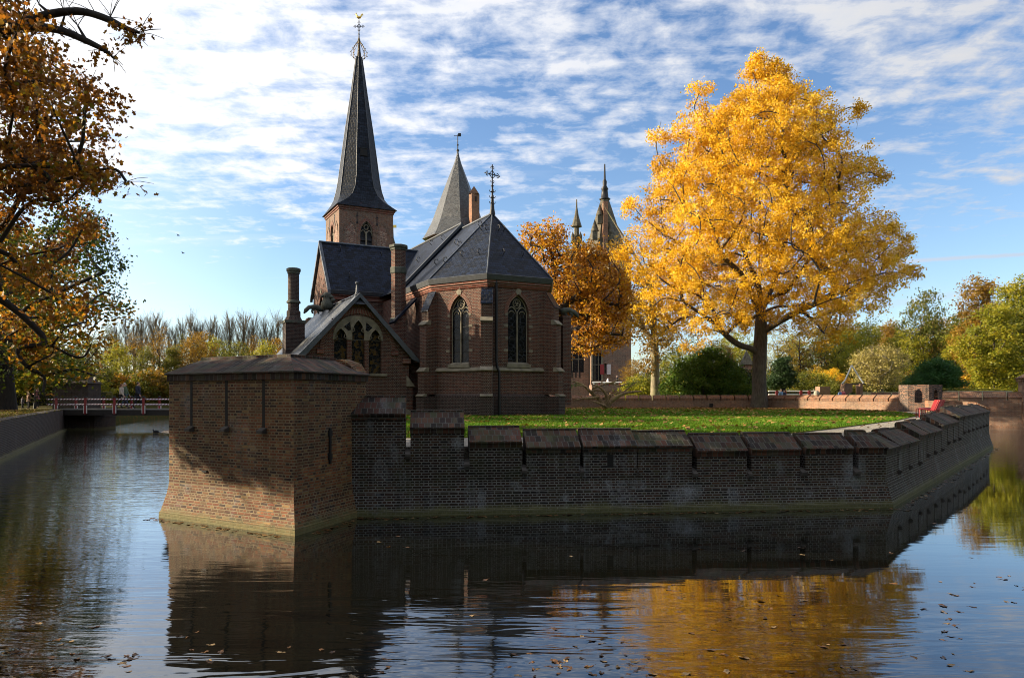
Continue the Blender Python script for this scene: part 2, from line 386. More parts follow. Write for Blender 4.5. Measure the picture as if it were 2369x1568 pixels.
# ------------------------------------------------------------------ water
def m_water():
    t=NT('moat water'); t.t.nodes.remove(t.b); p=t.pos()
    sp=t.n('ShaderNodeSeparateXYZ'); t.l(p,sp.inputs[0])
    # wind ripples: long crests across the view, finer and busier on the open left and far water
    def layer(a,sc,det,rough,dist=.0):
        nd=t.n('ShaderNodeMapping'); nd.inputs['Rotation'].default_value=(0,0,R(a)); nd.inputs['Scale'].default_value=sc; t.l(p,nd.inputs[0])
        return t.noise(nd.outputs[0],1.0,det,rough,dist)
    sw=layer(-36,(.60,3.3,1),3,.5,.7)
    fine=t.math('ADD',t.math('MULTIPLY',layer(8,(.9,3.6,1),3,.6,.5),.8),t.math('MULTIPLY',layer(-5,(4,13,1),2,.5,.2),.22))
    calm=t.noise(t.scale(p,(.10,.16,1),(2.3,.4,0)),1.0,3,.5,.8)
    busy=t.math('MAXIMUM',t.mapr(sp.outputs[0],-3.0,-10.0,.0,1.0),t.mapr(sp.outputs[1],20,42,0,2.2))
    patch=t.mapr(calm,.36,.62,.06,1.0)
    near=t.math('MULTIPLY',t.mapr(sp.outputs[1],10.8,6.0,0.0,1.0),t.mapr(sp.outputs[0],.8,3.2,1.0,.4))
    a1=t.math('MULTIPLY',t.math('MULTIPLY',sw,t.math('ADD',.03,t.math('MULTIPLY',near,.30))),patch)
    a2=t.math('MULTIPLY',fine,t.math('ADD',.007,t.math('ADD',t.math('MULTIPLY',busy,.28),t.math('MULTIPLY',t.math('MULTIPLY',patch,near),.03))))
    h=t.math('ADD',a1,a2)
    b=t.bump(h,1.0,.055)
    gl=t.n('ShaderNodeBsdfGlossy'); gl.inputs['Color'].default_value=(.94,.97,1,1); gl.inputs['Roughness'].default_value=.035; t.l(b,gl.inputs['Normal'])
    df=t.n('ShaderNodeBsdfDiffuse'); df.inputs['Color'].default_value=(.004,.0042,.003,1)
    fr=t.n('ShaderNodeFresnel'); fr.inputs['IOR'].default_value=1.6; t.l(b,fr.inputs['Normal'])
    mx=t.n('ShaderNodeMixShader'); t.l(t.math('MULTIPLY',fr.outputs[0],1.38,True),mx.inputs[0]); t.l(df.outputs[0],mx.inputs[1]); t.l(gl.outputs[0],mx.inputs[2])
    t.l(mx.outputs[0],t.out.inputs[0]); return t.mat
mb=MB(); mb.face([(-200,-40,0),(200,-40,0),(200,82,0),(-200,82,0)])
tag(mb.build('water',m_water()),kind='structure')

# ------------------------------------------------------------------ ground
def m_grass(name,a,b,leafy=0.0,straw=.2):
    t=NT(name); p=t.pos(); f=t.noise(p,3,6,.7); g=t.noise(p,40,3,.7); h=t.noise(p,.35,4)
    c=t.mix(t.mapr(f,.3,.7),a,b); c=t.mix(t.mapr(g,.45,.75,0,.6),c,(b[0]*1.5,b[1]*1.25,b[2]*1.1)); c=t.mix(t.mapr(h,.45,.7,0,straw),c,(b[0]*1.6,b[1]*.95,b[2]))
    if leafy:
        v=t.n('ShaderNodeTexVoronoi', i_Scale=5.5); t.l(p,v.inputs['Vector'])
        bw=t.n('ShaderNodeRGBToBW'); t.l(v.outputs['Color'],bw.inputs[0])
        lc=t.ramp(bw.outputs[0],[(0,(.16,.07,.02)),(.4,(.24,.11,.025)),(.7,(.13,.06,.02)),(1,(.33,.19,.04))])
        c=t.mix(t.math('MULTIPLY',t.mapr(v.outputs['Distance'],.30,.40,1,0),t.mapr(t.noise(p,.9,4),.5-leafy*.4,.62-leafy*.4)),c,lc)
    t.l(c,t.b.inputs['Base Color']); t.b.inputs['Roughness'].default_value=.9; t.b.inputs['Specular IOR Level'].default_value=.1
    t.l(t.bump(g,.8,.03),t.b.inputs['Normal']); return t.mat
M_LAWN=m_grass('mown lawn',(.065,.135,.008),(.13,.185,.014),straw=.5)
M_BANK=m_grass('leaf strewn grass',(.045,.060,.014),(.085,.085,.022),leafy=.75)
M_FAR=m_grass('far grass',(.05,.085,.012),(.09,.12,.02),leafy=.35)
def m_gravel():
    t=NT('gravel'); p=t.pos(); v=t.n('ShaderNodeTexVoronoi', i_Scale=26.0); t.l(p,v.inputs['Vector'])
    bw=t.n('ShaderNodeRGBToBW'); t.l(v.outputs['Color'],bw.inputs[0])
    c=t.ramp(bw.outputs[0],[(0,(.13,.115,.095)),(.5,(.26,.235,.20)),(1,(.42,.39,.33))]); f=t.noise(p,1.2,5)
    c=t.mix(t.mapr(f,.4,.7,0,.4),c,(.16,.14,.10))
    t.l(c,t.b.inputs['Base Color']); t.b.inputs['Roughness'].default_value=.95
    t.l(t.bump(v.outputs['Distance'],.9,.03),t.b.inputs['Normal']); return t.mat
def slab(name,poly,z,mat,zb=-1.0):
    mb=MB(); mb.prism([(x,y,zb) for x,y in poly],(0,0,z-zb)); return tag(mb.build(name,mat),kind='structure')
J=Vector((-2.93,13.42)); K=Vector((7.41,14.56)); E=Vector((20.3,31.25)); P3=Vector((25.6,44.6))
N_=Vector((-3.49,11.75)); L_=Vector((-6.255,13.4)); R_=Vector((-2.76,13.9)); Q_=Vector((-3.7,16.0)); S_=Vector((-6.7,15.4))
INNER=[(-2.7,14.0),(7.15,15.05),(19.85,31.5),(25.0,44.7),(24.9,47),(19.5,57.4),(4.8,58.4),(-4,58.4),(-24,62),(-19,46),(-16,40),(-7.6,16.6),(-4.2,15.6)]
IW=[(-24,62.2),(-19,46),(-16,40),(-7.6,16.6),(-6.9,15.8)]
slab('path',INNER,1.22,m_gravel())
LAWN=[(-3.6,16.8),(6.2,18.1),(7.6,19.4),(9.7,22),(15.2,29),(20.3,36.6),(22.8,43.2),(23.6,46.6),(18.9,56.9),(4.8,57.9),(-4,57.9),(-22.5,61.5),(-17.5,46),(-14.5,40),(-6.6,18)]
slab('lawn',LAWN,GZ,M_LAWN,1.0)
slab('ground',[(-24,59.6),(22,59.6),(27.1,55.8),(35.6,51.2),(500,51.2),(500,900),(-500,900),(-500,78),(-24,78)],1.12,M_FAR)
slab('bank',[(-6.1,2.6),(-18.0,25.5),(-29.0,47.1),(-26.9,47.1),(-26.9,49.3),(-29.2,49.3),(-36,79),(-500,79),(-500,-60),(500,-60),(500,40),(33,40),(30,14),(22,3.2),(12,2.2)],.62,M_BANK)
slab('bank_lawn',[(-5.95,2.6),(-17.95,25.5),(-28.75,47.3),(-29.4,49.4),(-36.4,78.6),(-480,78.6),(-480,2.6)],1.3,M_BANK,.4)

# ------------------------------------------------------------------ the corner bastion
bast=empty('brick_bastion',(-4.6,14,0),'low square brick bastion with sloping tiled coping standing in the moat, its left face sunlit','bastion')
BP=[N_,R_,Q_,S_,L_]
mb=MB(); prof=[(.20,-1.2),(.16,0),(.152,.10),(.135,.115),(.10,.22),(.03,.45),(0,.62),(0,2.47)]
rows=[ring(BP,d,z) for d,z in prof]; mb.grid(rows,0,False,closed=True)
bw_=mb.build('wall',B_BAST,bast)
mb=MB(); rows=[ring(BP,d,z) for d,z in [(-.02,2.465),(.035,2.465),(.035,2.565),(.075,2.575),(.075,2.60),(-.50,2.86),(-.50,2.905),(-.64,2.92),(-.68,2.86)]]
mb.grid(rows,0,False,closed=True); mb.face(ring(BP,-.68,2.86)); mb.build('coping',COP,bast)
# stub of a cross wall where the coping stops on the right
eR=(R_-N_).normalized(); nR=Vector((eR.y,-eR.x))
def bw(u,z,d=0): p=N_+eR*u+nR*d; return Vector((p.x,p.y,z))
mb=MB(); mb.prism([bw(2.02,2.605,.03),bw(2.27,2.605,.03),bw(2.27,2.80,-.10),bw(2.27,2.88,-.35),bw(2.02,2.88,-.35),bw(2.02,2.74,-.16)],(-.18,.05,0)); mb.build('end_block',B_BAST,bast)
# three rain slits on the sunlit face, each with a little spout stone under it
eL=(N_-L_).normalized(); nL=Vector((eL.y,-eL.x))
def bl(u,z,d=0): p=L_+eL*u+nL*d; return Vector((p.x,p.y,z))
Llen=(N_-L_).length
for px,pyb in ((443,998),(524,999),(610,1003)):
    k=(px-CX)/F; u=(k*L_.y-L_.x)/(eL.x-k*eL.y); y=L_.y+eL.y*u; zb=CAMZ-(pyb-HZ)*y/F+.10
    mb=MB(); mb.box(bl(u-.033,zb,-.10),eL.to_3d()*.066,nL.to_3d()*.104,(0,0,2.46-zb)); sl=mb.build('rain_slit',DARK,bast)
    mb=MB(); mb.prism([bl(u-.07,zb,.001),bl(u-.07,zb-.10,.001),bl(u-.07,zb-.09,.10),bl(u-.07,zb-.05,.10)],eL.to_3d()*.14); mb.build('spout',SPOUT,sl)
u=1.02; mb=MB()
mb.box(bw(u-.02,1.02,.0),eR.to_3d()*.045,nR.to_3d()*.03,(0,0,.62))
for zz in (1.1,1.5): mb.box(bw(u-.045,zz,.0),eR.to_3d()*.095,nR.to_3d()*.035,(0,0,.10))
mb.build('wall_anchor',IRON,bast)
mb=MB(); u=.95; mb.box(bl(u,.86,-.01),eL.to_3d()*.13,nL.to_3d()*.03,(0,0,.035)); mb.build('iron_cramp',IRON,bast)

# ------------------------------------------------------------------ the long crenellated moat wall
mwall=empty('moat_wall',(2,14.2,0),'long low crenellated brick wall rising out of the water and bending away on the right','wall')
e1w=(K-J).normalized(); n1w=Vector((e1w.y,-e1w.x)); e2w=(E-K).normalized(); n2w=Vector((e2w.y,-e2w.x))
e3w=(P3-E).normalized(); n3w=Vector((e3w.y,-e3w.x))
mK=(n1w+n2w)/(1+n1w.dot(n2w)); mE=(n2w+n3w)/(1+n2w.dot(n3w))
BASE=.60
mb=MB(); rows=[]
for d,z in [(.20,-1.2),(.145,0),(.14,.09),(.125,.10),(.09,.22),(.035,.42),(0,BASE)]:
    rows.append([(J+n1w*d).to_3d()+Vector((0,0,z)),(K+mK*d).to_3d()+Vector((0,0,z)),(E+mE*d).to_3d()+Vector((0,0,z)),(P3+n3w*d).to_3d()+Vector((0,0,z))])
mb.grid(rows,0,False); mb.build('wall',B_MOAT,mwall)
def v3(p,z): return Vector((p.x,p.y,z))
def merlon(parent,a,b,na,nb,zc,zb,mats,th=.5,rise=.27,run=.42,name='merlon',mo=.02):
    """a block of wall from a to b (outer edge), na/nb outward at its ends, with a sloping brick coping as a sub-part"""
    mb=MB(); P=lambda p,n,d,z: v3(p+n*d,z)
    lo=[P(a,na,0,zb),P(b,nb,0,zb),P(b,nb,-th,zb),P(a,na,-th,zb)]; hi=[v3(Vector((q.x,q.y)),zc) for q in lo]
    mb.face(lo[::-1]); mb.face(hi)
    for i in range(4): mb.face([lo[i],lo[(i+1)%4],hi[(i+1)%4],hi[i]])
    m=mb.build(name,mats[0],parent)
    rise*=1+.10*math.sin(a.x*7.3+a.y*3.1); run*=1+.06*math.sin(a.x*5.1); mo+=.008*math.sin(a.x*9.7)
    ea=(b-a).normalized()*mo
    prof=[(-th-.03,zc+.003),(mo,zc+.003),(mo,zc+.085),(mo+.03,zc+.092),(mo+.03,zc+.118),(-run,zc+.118+rise),(-run-.004,zc+.15+rise),(-run-.09,zc+.155+rise),(-th-.03,zc+.118+rise)]
    A=[P(a-ea*.3,na,d,z) for d,z in prof]; B=[P(b+ea*.3,nb,d,z) for d,z in prof]; n=len(prof)
    mb=MB()
    for i in range(n): mb.face([A[i],B[i],B[(i+1)%n],A[(i+1)%n]])
    for tri in tessellate_polygon([[Vector((d,z,0)) for d,z in prof]]):
        mb.face([A[i] for i in tri]); mb.face([B[i] for i in tri][::-1])
    mb.build('coping',mats[1],m,fixn=True); return m
def plug(parent,a,b,n,zt,zb,mat,th=.5,spout=True,sd=.09):
    """the wall below a crenel: face flush with the wall, a spout stone at the foot of the slit"""
    mb=MB(); A=[v3(a,zb),v3(b,zb),v3(b-n*th,zb),v3(a-n*th,zb)]; mb.prism(A,(0,0,zt-zb)); m=mb.build('crenel',mat,parent)
    if spout:
        mb=MB(); e=(b-a); m0=.02
        mb.prism([v3(a-n*.15,zt+.10),v3(a-n*.15,zt+.005),v3(a+n*.004,zt+.005),v3(a+n*.004,zt-.07),v3(a+n*(sd-.03),zt-.07),v3(a+n*(sd-.03),zt-.03),v3(a+n*sd,zt-.03),v3(a+n*sd,zt+.01)],e.to_3d()); mb.build('spout',SPOUT,m)
def onwall(px):                    # distance along the front wall seen in column px
    k=(px-CX)/F; return (k*J.y-J.x)/(e1w.x-k*e1w.y)
FRONT=[(812,937,1.752,1.12),(949.5,1074,1.50,.92),(1086,1207,1.225,.80),(1218,1342,1.12,.77),(1350,1473,1.13,.76),(1475.5,1601,1.125,.70),(1612.5,1728,1.025,.68),(1738.5,1851,1.04,.70),(1863.5,1973,1.055,.70),(1987,None,1.065,0)]
for i,(xa,xb,zc,zs) in enumerate(FRONT):
    ua=onwall(xa) if i else 0.0; ub=onwall(xb) if xb else (K-J).length
    a=J+e1w*ua; b=J+e1w*ub
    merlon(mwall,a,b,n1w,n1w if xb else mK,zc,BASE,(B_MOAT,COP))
    if xb:
        nx=J+e1w*onwall(FRONT[i+1][0]); plug(mwall,b,nx,n1w,zs,BASE,B_MOAT)
mb=MB(); uu=onwall(1412); mb.box((J+e1w*(uu-.06)).to_3d()+Vector((0,0,.84)),e1w.to_3d()*.12,n1w.to_3d()*.004,(0,0,.24)); mb.build('drain_hole',DARK,mwall)
L2=(E-K).length; s=0.0; i=0
segs=[(0,3.8,1.03),(3.8,7.4,1.14),(7.4,11.1,1.27),(11.1,L2,1.42)]
for s0,s1,zc in segs:
    n=max(1,round((s1-s0)/1.22)); st=(s1-s0)/n
    for j in range(n):
        a=K+e2w*(s0+j*st); last=(s1==L2 and j==n-1)
        b=K+e2w*(s0+(j+1)*st-(0 if last else .085))
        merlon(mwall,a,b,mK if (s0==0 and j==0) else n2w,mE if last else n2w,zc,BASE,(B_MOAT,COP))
        if not last: plug(mwall,b,b+e2w*.085,n2w,zc-.42,BASE,B_MOAT)
# third side, seen from inside across the lawn
L3=(P3-E).length; n=9; st=L3/n
for j in range(n):
    a=E+e3w*j*st; b=E+e3w*((j+1)*st-(.09 if j<n-1 else 0))
    merlon(mwall,a,b,mE if j==0 else n3w,n3w,1.50,BASE,(B_FAR,COPFAR),th=.45)
    if j<n-1: plug(mwall,b,b+e3w*.09,n3w,1.12,BASE,B_FAR,th=.45,spout=False)
def offset_open_xy(pts,d):
    out=[]
    for i,p in enumerate(pts):
        p=Vector(p); ns=[]
        if i>0: e=(p-Vector(pts[i-1])).normalized(); ns.append(Vector((e.y,-e.x)))
        if i<len(pts)-1: e=(Vector(pts[i+1])-p).normalized(); ns.append(Vector((e.y,-e.x)))
        nn=ns[0] if len(ns)==1 else (ns[0]+ns[1])/(1+ns[0].dot(ns[1]))
        out.append(p+nn*d)
    return out
# ------------------------------------------------------------------ parapet on the far side of the lawn
fpar=empty('parapet_wall',(12,57.5,GZ),'knee high brick parapet with tiled coping running along the back of the lawn','wall')
FPTS=[Vector((25.0,46.9)),Vector((19.4,57.0)),Vector((4.7,58.1)),Vector((-4.5,58.6))]
for i in range(3):
    a0,b0=FPTS[i],FPTS[i+1]; e=(b0-a0).normalized(); L=(b0-a0).length; nn=Vector((e.y,-e.x)); inw=-nn     # outward = away from the lawn
    mb=MB(); mb.prism([v3(a0,-.5),v3(b0,-.5),v3(b0+nn*.5,-.5),v3(a0+nn*.5,-.5)],(0,0,2.33)); mb.build('wall',B_FAR,fpar)
    n=round(L/1.08); st=L/n
    for j in range(n):
        a=a0+e*(j*st+.03); b=a0+e*((j+1)*st-.07)
        prof=[(-.03,1.80),(-.03,1.93),(-.05,1.94),(-.05,1.965),(.30,2.21),(.42,2.21),(.54,1.97),(.54,1.80)]
        mb=MB(); mb.prism([v3(a+nn*d,z+.035) for d,z in prof],(e*(b-a).length).to_3d()); mb.build('merlon',COPFAR,fpar)
# drain holes low in the wall
for px,py in ((2778,1583),(3311,1587)):
    x=px/1.6885; d=57.2 if px<3000 else 53.2
    p=at(x,py/1.6885,d-.35); mb=MB(); mb.cbox(p,.22,.3,.32); mb.build('drain_hole',DARK,fpar)

# ------------------------------------------------------------------ pierced corner turret of the island
pav=empty('corner_turret',(25.4,45.6,GZ),'squat roofless brick turret with pointed loopholes at the far corner of the lawn','turret')
c0=Vector((25.55,46.0)); rr=1.22; hexp=[c0+Vector((math.cos(R(a)),math.sin(R(a))))*rr for a in (-152,-96,-40,20,80,140,176)]
mb=MB(); n=len(hexp)
for i in range(n):
    a,b=hexp[i],hexp[(i+1)%n]; e=(b-a); L=e.length
    holes=[]
    if i in (0,1,2,5): holes=[arch(.34 if i else .42,.62,1.15,1.45,4,L/2)]
    mb.wall(v3(a,1.15),e.to_3d(),[(0,0),(L,0),(L,1.72),(0,1.72)],holes,.28)
inn=offset_poly(hexp,-.28)
for i in range(n):
    a,b=inn[(i+1)%n],inn[i]; L=(b-a).length
    holes=[arch(.34 if i else .42,.62,1.15,1.45,4,L/2)] if i in (0,1,2,5) else []
    mb.wall(v3(a,1.15),(b-a).to_3d(),[(0,0),(L,0),(L,1.72),(0,1.72)],holes,.001)
for i in range(n):
    a,b=hexp[i],hexp[(i+1)%n]; c_,d_=inn[(i+1)%n],inn[i]; mb.face([v3(a,2.87),v3(b,2.87),v3(c_,2.87),v3(d_,2.87)])
mb.build('wall',m_brick('turret brick',DK[:5]+FAR[:4],(.24,.20,.17),bw=.2,rh=.06,ms=.011,stain=.5),pav)

# ------------------------------------------------------------------ wall of the outer bank across the moat on the right, with its tower
outw=empty('outer_wall',(36,51.5,0),'sunlit brick moat wall with tiled coping across the water at the right edge','wall')
OA=Vector((27.0,55.35)); OD=Vector((.88,-.475)).normalized(); ON=Vector((OD.y,-OD.x)); OL=9.45
mb=MB(); mb.grid([[v3(OA+ON*d,z),v3(OA+OD*OL+ON*d,z)] for d,z in ((.28,-1),(.2,0),(.18,.12),(0,.7),(0,1.86))],0,False); mb.build('wall',B_FAR,outw)
x=.0
while x<OL-.5:
    b=min(x+1.35,OL); merlon(outw,OA+OD*x,OA+OD*b,ON,ON,1.95,1.86,(B_FAR,COPFAR),th=.6,rise=.36,run=.45); x=b+.09
tow=empty('brick_gate_tower',v3(OA+OD*(OL+1),0),'square brick tower block with a cornice at the right end of the outer wall','tower')
TA=OA+OD*OL+ON*.28; od=OD.to_3d(); oi=(-ON).to_3d()
mb=MB(); mb.box(v3(TA,-1),od*3.2,oi*2.4,(0,0,4.2)); mb.build('wall',B_FAR,tow)
mb=MB(); q=v3(TA+ON*.12-OD*.12,3.2); mb.box(q,od*3.44,oi*2.64,(0,0,.18)); mb.box(q-oi*.08-od*.08+Vector((0,0,.182)),od*3.6,oi*2.8,(0,0,.08))
k0=q-oi*.03-od*.03+Vector((0,0,.264)); c4=[k0,k0+od*3.5,k0+od*3.5+oi*2.7,k0+oi*2.7]; u_=Vector((0,0,.45)); c5=[k0+od*.7+oi*.7+u_,k0+od*2.8+oi*.7+u_,k0+od*2.8+oi*2.0+u_,k0+od*.7+oi*2.0+u_]
for i in range(4): mb.face([c4[i],c4[(i+1)%4],c5[(i+1)%4],c5[i]])
mb.face(c5); mb.build('coping',COPFAR,tow)

# ------------------------------------------------------------------ quay wall of the left bank
quay=empty('quay_wall',(-20,30,0),'plain dark brick quay wall along the leaf strewn left bank','wall')
QP=[Vector((-5.6,2.4)),Vector((-17.6,25.3)),Vector((-28.6,47.0))]
mb=MB(); rows=[]
nq=[(QP[2]-QP[0]).normalized()]; nn=Vector((nq[0].y,-nq[0].x))
for d,z in ((.22,-1),(.16,0),(.14,.10),(.02,.12),(0,1.34),(-.30,1.38)): rows.append([v3(q+nn*d,z) for q in QP])
mb.grid(rows,0,False); mb.build('wall',B_QUAY,quay)
iwall=empty('island_wall',(-12,30,0),'low brick quay wall running back from the bastion along the left side of the island','wall')
mb=MB(); rows=[]
for d,z in ((.18,-1),(.12,0),(.10,.1),(.06,.12),(.03,1.28),(.06,1.29),(.06,1.36),(-.30,1.38)): rows.append([Vector((q.x,q.y,z)) for q in offset_open_xy(IW,-d)])
mb.grid(rows,0,False,flip=True); mb.build('wall',B_QUAY,iwall)
# masonry pier carrying the bridge
mb=MB(); mb.box((-29.0,46.9,-1),(2.35,0,0),(0,2.5,0),(0,0,1.82)); mb.box((-29.1,46.8,.82),(2.5,0,0),(0,2.7,0),(0,0,.16)); mb.build('bridge_pier',B_QUAY,quay)
mb=MB(); p=at(124,975,45.6); mb.box((p.x-.25,45.4,-1),(.55,0,0),(0,.5,0),(0,0,1.75)); mb.build('mooring_post',SPOUT,quay)

# ------------------------------------------------------------------ footbridge with striped rails
DECKZ=1.37; YB=46.0
def m_chevron():
    t=NT('striped rail paint'); p=t.pos(); s=t.n('ShaderNodeSeparateXYZ'); t.l(p,s.inputs[0])
    zz=t.math('ABSOLUTE',t.math('SUBTRACT',t.math('FRACT',t.math('MULTIPLY',s.outputs[2],6.0)),.5))
    u=t.math('FRACT',t.math('MULTIPLY',t.math('SUBTRACT',s.outputs[0],t.math('MULTIPLY',zz,.16)),5.2))
    c=t.mix(t.math('GREATER_THAN',u,.5),(.78,.78,.8),(.16,.02,.05)); t.l(c,t.b.inputs['Base Color']); t.b.inputs['Roughness'].default_value=.5; return t.mat
CHEV=m_chevron(); M_RED=m_plain('red post paint',(.24,.018,.022),.45); M_WHITE=m_plain('white paint',(.75,.74,.72),.5,var=.06); M_TIMB=m_plain('dark bridge timber',(.022,.018,.016),.8)
bridge=empty('footbridge',(-24,YB,DECKZ),'timber footbridge with red and white striped handrails crossing the moat','bridge')
X0,X1=(112-CX)*YB/F,-17.0
mb=MB(); mb.box((X0,YB,DECKZ-.07),(X1-X0,0,0),(0,2.0,0),(0,0,.07)); mb.build('deck',m_plain('grey deck boards',(.16,.15,.14),.85,scale=3),bridge)
mb=MB()
for yy in (YB+.02,YB+1.83): mb.box((X0+.3,yy,DECKZ-.40),(X1-X0-.3,0,0),(0,.15,0),(0,0,.325))
mb.build('beam',M_TIMB,bridge)
px=133.0; XS=[]
while True:
    x=(px-CX)*YB/F
    if x>X1: break
    XS.append(x); px+=67.2
for side,yy in ((0,YB-.09),(1,YB+2.0)):
    for zz in (.60,.27):
        mb=MB(); r=.048; xa=X0-.05; mb.tube([(xa,yy+.04,DECKZ+zz),(X1,yy+.04,DECKZ+zz)],r,10); mb.build('handrail',CHEV,bridge)
    for x in XS:
        mb=MB(); mb.cbox((x,yy-.045,DECKZ+.19),.13,.09,1.02); po=mb.build('post',M_RED,bridge)
        mb=MB(); mb.cbox((x-.085,yy-.045,DECKZ-.02),.03,.07,.50); mb.cbox((x+.085,yy-.045,DECKZ-.02),.03,.07,.50); mb.build('post_edge',M_WHITE,po)
        mb=MB(); mb.lathe((x,yy-.045,DECKZ+.70),[(.10,0),(.105,.05),(.07,.09),(.0,.10)],10); mb.build('cap',IRON,po)

# ------------------------------------------------------------------ brick gate pier beyond the bridge
gp=empty('brick_gate_pier',(-29.7,51,1.3),'low dark brick gate pier with sloping coping beyond the left end of the footbridge','gate pier')
mb=MB(); mb.box((-31.4,50.2,.6),(2.42,0,0),(0,1.6,0),(0,0,2.42)); mb.build('wall',B_QUAY,gp)
mb=MB(); a=[(-31.5,50.1,3.025),(-28.88,50.1,3.025),(-28.88,51.9,3.025),(-31.5,51.9,3.025)]; b=[(-31.1,50.6,3.5),(-29.3,50.6,3.5),(-29.3,51.4,3.5),(-31.1,51.4,3.5)]
mb.face(a[::-1]); mb.face(b)
for i in range(4): mb.face([a[i],a[(i+1)%4],b[(i+1)%4],b[i]])
mb.build('coping',COP,gp)
# ------------------------------------------------------------------ the church; a runs right along the east end, t back along the nave
TH=R(27.5); O=Vector((-1.03,38.5)); A1=Vector((math.cos(TH),math.sin(TH))); T1=Vector((-math.sin(TH),math.cos(TH)))
def C(a,t,z): p=O+A1*a+T1*t; return Vector((p.x,p.y,z))
def dirv(a,t): return (A1*a+T1*t).to_3d()
church=empty('church',C(0,3,GZ),'red brick church with slate roofs, polygonal choir and tall slate spire','church')
B_RED=m_brick('church brick',RED,(.19,.155,.125),bw=.2,rh=.070,ms=.011,stain=.45,bumpd=.005,warp=.002)
B_PLI=m_brick('plinth brick',[(.045,.024,.020),(.032,.019,.017),(.058,.028,.023),(.024,.017,.016)],(.12,.10,.09),bw=.2,rh=.070,ms=.012,stain=.5,bumpd=.005,warp=.002)
B_TOW=m_brick('tower brick',[(0.1496,0.0646,0.0374),(0.1156,0.0510,0.0340),(0.1768,0.0816,0.0476),(0.1292,0.0578,0.0374),(0.1020,0.0476,0.0340),(0.1632,0.0714,0.0408)],(.23,.185,.145),bw=.22,rh=.07,ms=.015,stain=.3,bumpd=.005)
ROLL=m_brick('arch brick',[(.16,.05,.032),(.13,.042,.03),(.18,.06,.04)],(.26,.21,.17),bw=.5,rh=.075,ms=.012,squash=1.0,stain=.2)
SLATE=m_slate('slate roof',(.008,.013,.027),tw=.26,th=.17,rough=.40,var=.7,moss=.1,spec=.13)
SLATE2=m_slate('small slates',(.050,.055,.062),tw=.2,th=.13,rough=.42,var=.6,spec=.4)  # base colour raised to stand in for sky glare on the sacristy slope
GUT=m_plain('gutter lead',(.045,.05,.058),.5,metal=.2,var=.3)
STN=m_plain('pale sandstone',(.19,.165,.12),.85,var=.4,scale=3)
MSTN=m_plain('mossy cap stone',(.07,.075,.06),.9,var=.4,scale=4)
GLASS=m_glass('leaded glass',(.018,.015,.014),(.05,.06,.08),5.0)
GLASS2=m_glass('amber leaded glass',(.09,.05,.012),(.04,.045,.05),8.0)
def church_wall(name,pts,z0,z1,mat,holes={},depth=.3,parent=church):
    """closed or open run of (a,t) points, outside on the right of the walking direction"""
    mb=MB()
    for i in range(len(pts)-1):
        a=C(*pts[i],z0); b=C(*pts[i+1],z0); L=(b-a).length
        mb.wall(a,b-a,[(0,0),(L,0),(L,z1-z0),(0,z1-z0)],[[(u,z-z0) for u,z in h] for h in holes.get(i,[])],depth)
    return mb.build(name,mat,parent)
S=3.35; Mi=(-S/2,-S*.866); Li=(-S,0.0); Ri=(S/2,-S*.866); R2=(S,0.0)
def win(w,zs,zsp,zap): return arch(w,zs,zsp,zap,9,S/2)
WH=win(1.16,3.74,6.18,7.13)
# choir walls: upper part, plinth, string course
CH=[(-S,4.0),Li,Mi,Ri,R2,(S,8)]
church_wall('choir_wall',CH,2.28,7.75,B_RED,{1:[WH],2:[WH],3:[WH]})
def off(pts,d): return [tuple(q) for q in offset_open(pts,d)]
def offset_open(pts,d):
    out=[]
    for i,p in enumerate(pts):
        p=Vector(p); ns=[]
        if i>0: e=(p-Vector(pts[i-1])).normalized(); ns.append(Vector((e.y,-e.x)))
        if i<len(pts)-1: e=(Vector(pts[i+1])-p).normalized(); ns.append(Vector((e.y,-e.x)))
        nn=ns[0] if len(ns)==1 else (ns[0]+ns[1])/(1+ns[0].dot(ns[1]))
        out.append(p+nn*d)
    return out
def run_profile(name,pts,prof,mat,parent=church,smooth=False):
    mb=MB(); mb.grid([[C(q.x,q.y,z) for q in offset_open(pts,d)] for d,z in prof],0,smooth); return mb.build(name,mat,parent)
run_profile('plinth',CH,[(.10,.9),(.10,2.16),(.085,2.20),(.0,2.285)],B_PLI)
run_profile('string_course',CH,[(.0,3.38),(.09,3.40),(.09,3.44),(.0,3.58)],STN)
run_profile('cornice',CH,[(.0,7.42),(.05,7.43),(.05,7.50),(.09,7.51),(.09,7.60),(.15,7.62),(.15,7.74)],ROLL)
run_profile('gutter',CH,[(.15,7.74),(.20,7.75),(.27,7.99),(.24,8.02),(.10,8.02)],GUT)
# choir roof
AP=C(0,0,11.72); z8=8.0; ev=[C(q.x,q.y,z8) for q in offset_open(CH,.2)]; RB=C(0,4.1,11.72)
mb=MB(); mb.face([ev[1],ev[2],AP]); mb.face([ev[2],ev[3],AP]); mb.face([ev[3],ev[4],AP])
mb.face([C(-S-.2,4.1,z8),ev[1],AP,RB]); mb.face([ev[4],C(S+.2,4.1,z8),RB,AP]); roof=mb.build('choir_roof',SLATE,church)
mb=MB()
for e_ in (ev[1],ev[2],ev[3],ev[4]): mb.tube([e_+Vector((0,0,.03)),AP+Vector((0,0,.02))],.035,6)
mb.tube([AP+Vector((0,0,.03)),RB+Vector((0,0,.03))],.06,6); mb.build('ridge_lead',LEAD,roof)
def hook(p,nrm,up,par):
    mb=MB(); n_=Vector(nrm).normalized(); u_=Vector(up).normalized()
    mb.tube([p,p+n_*.16-u_*.02,p+n_*.24+u_*.10,p+n_*.16+u_*.24,p+n_*.06+u_*.20],.02,5); mb.build('roof_hook',IRON,par)
def tri_pt(a,b,c,u,v): return a+(b-a)*u+(c-a)*v
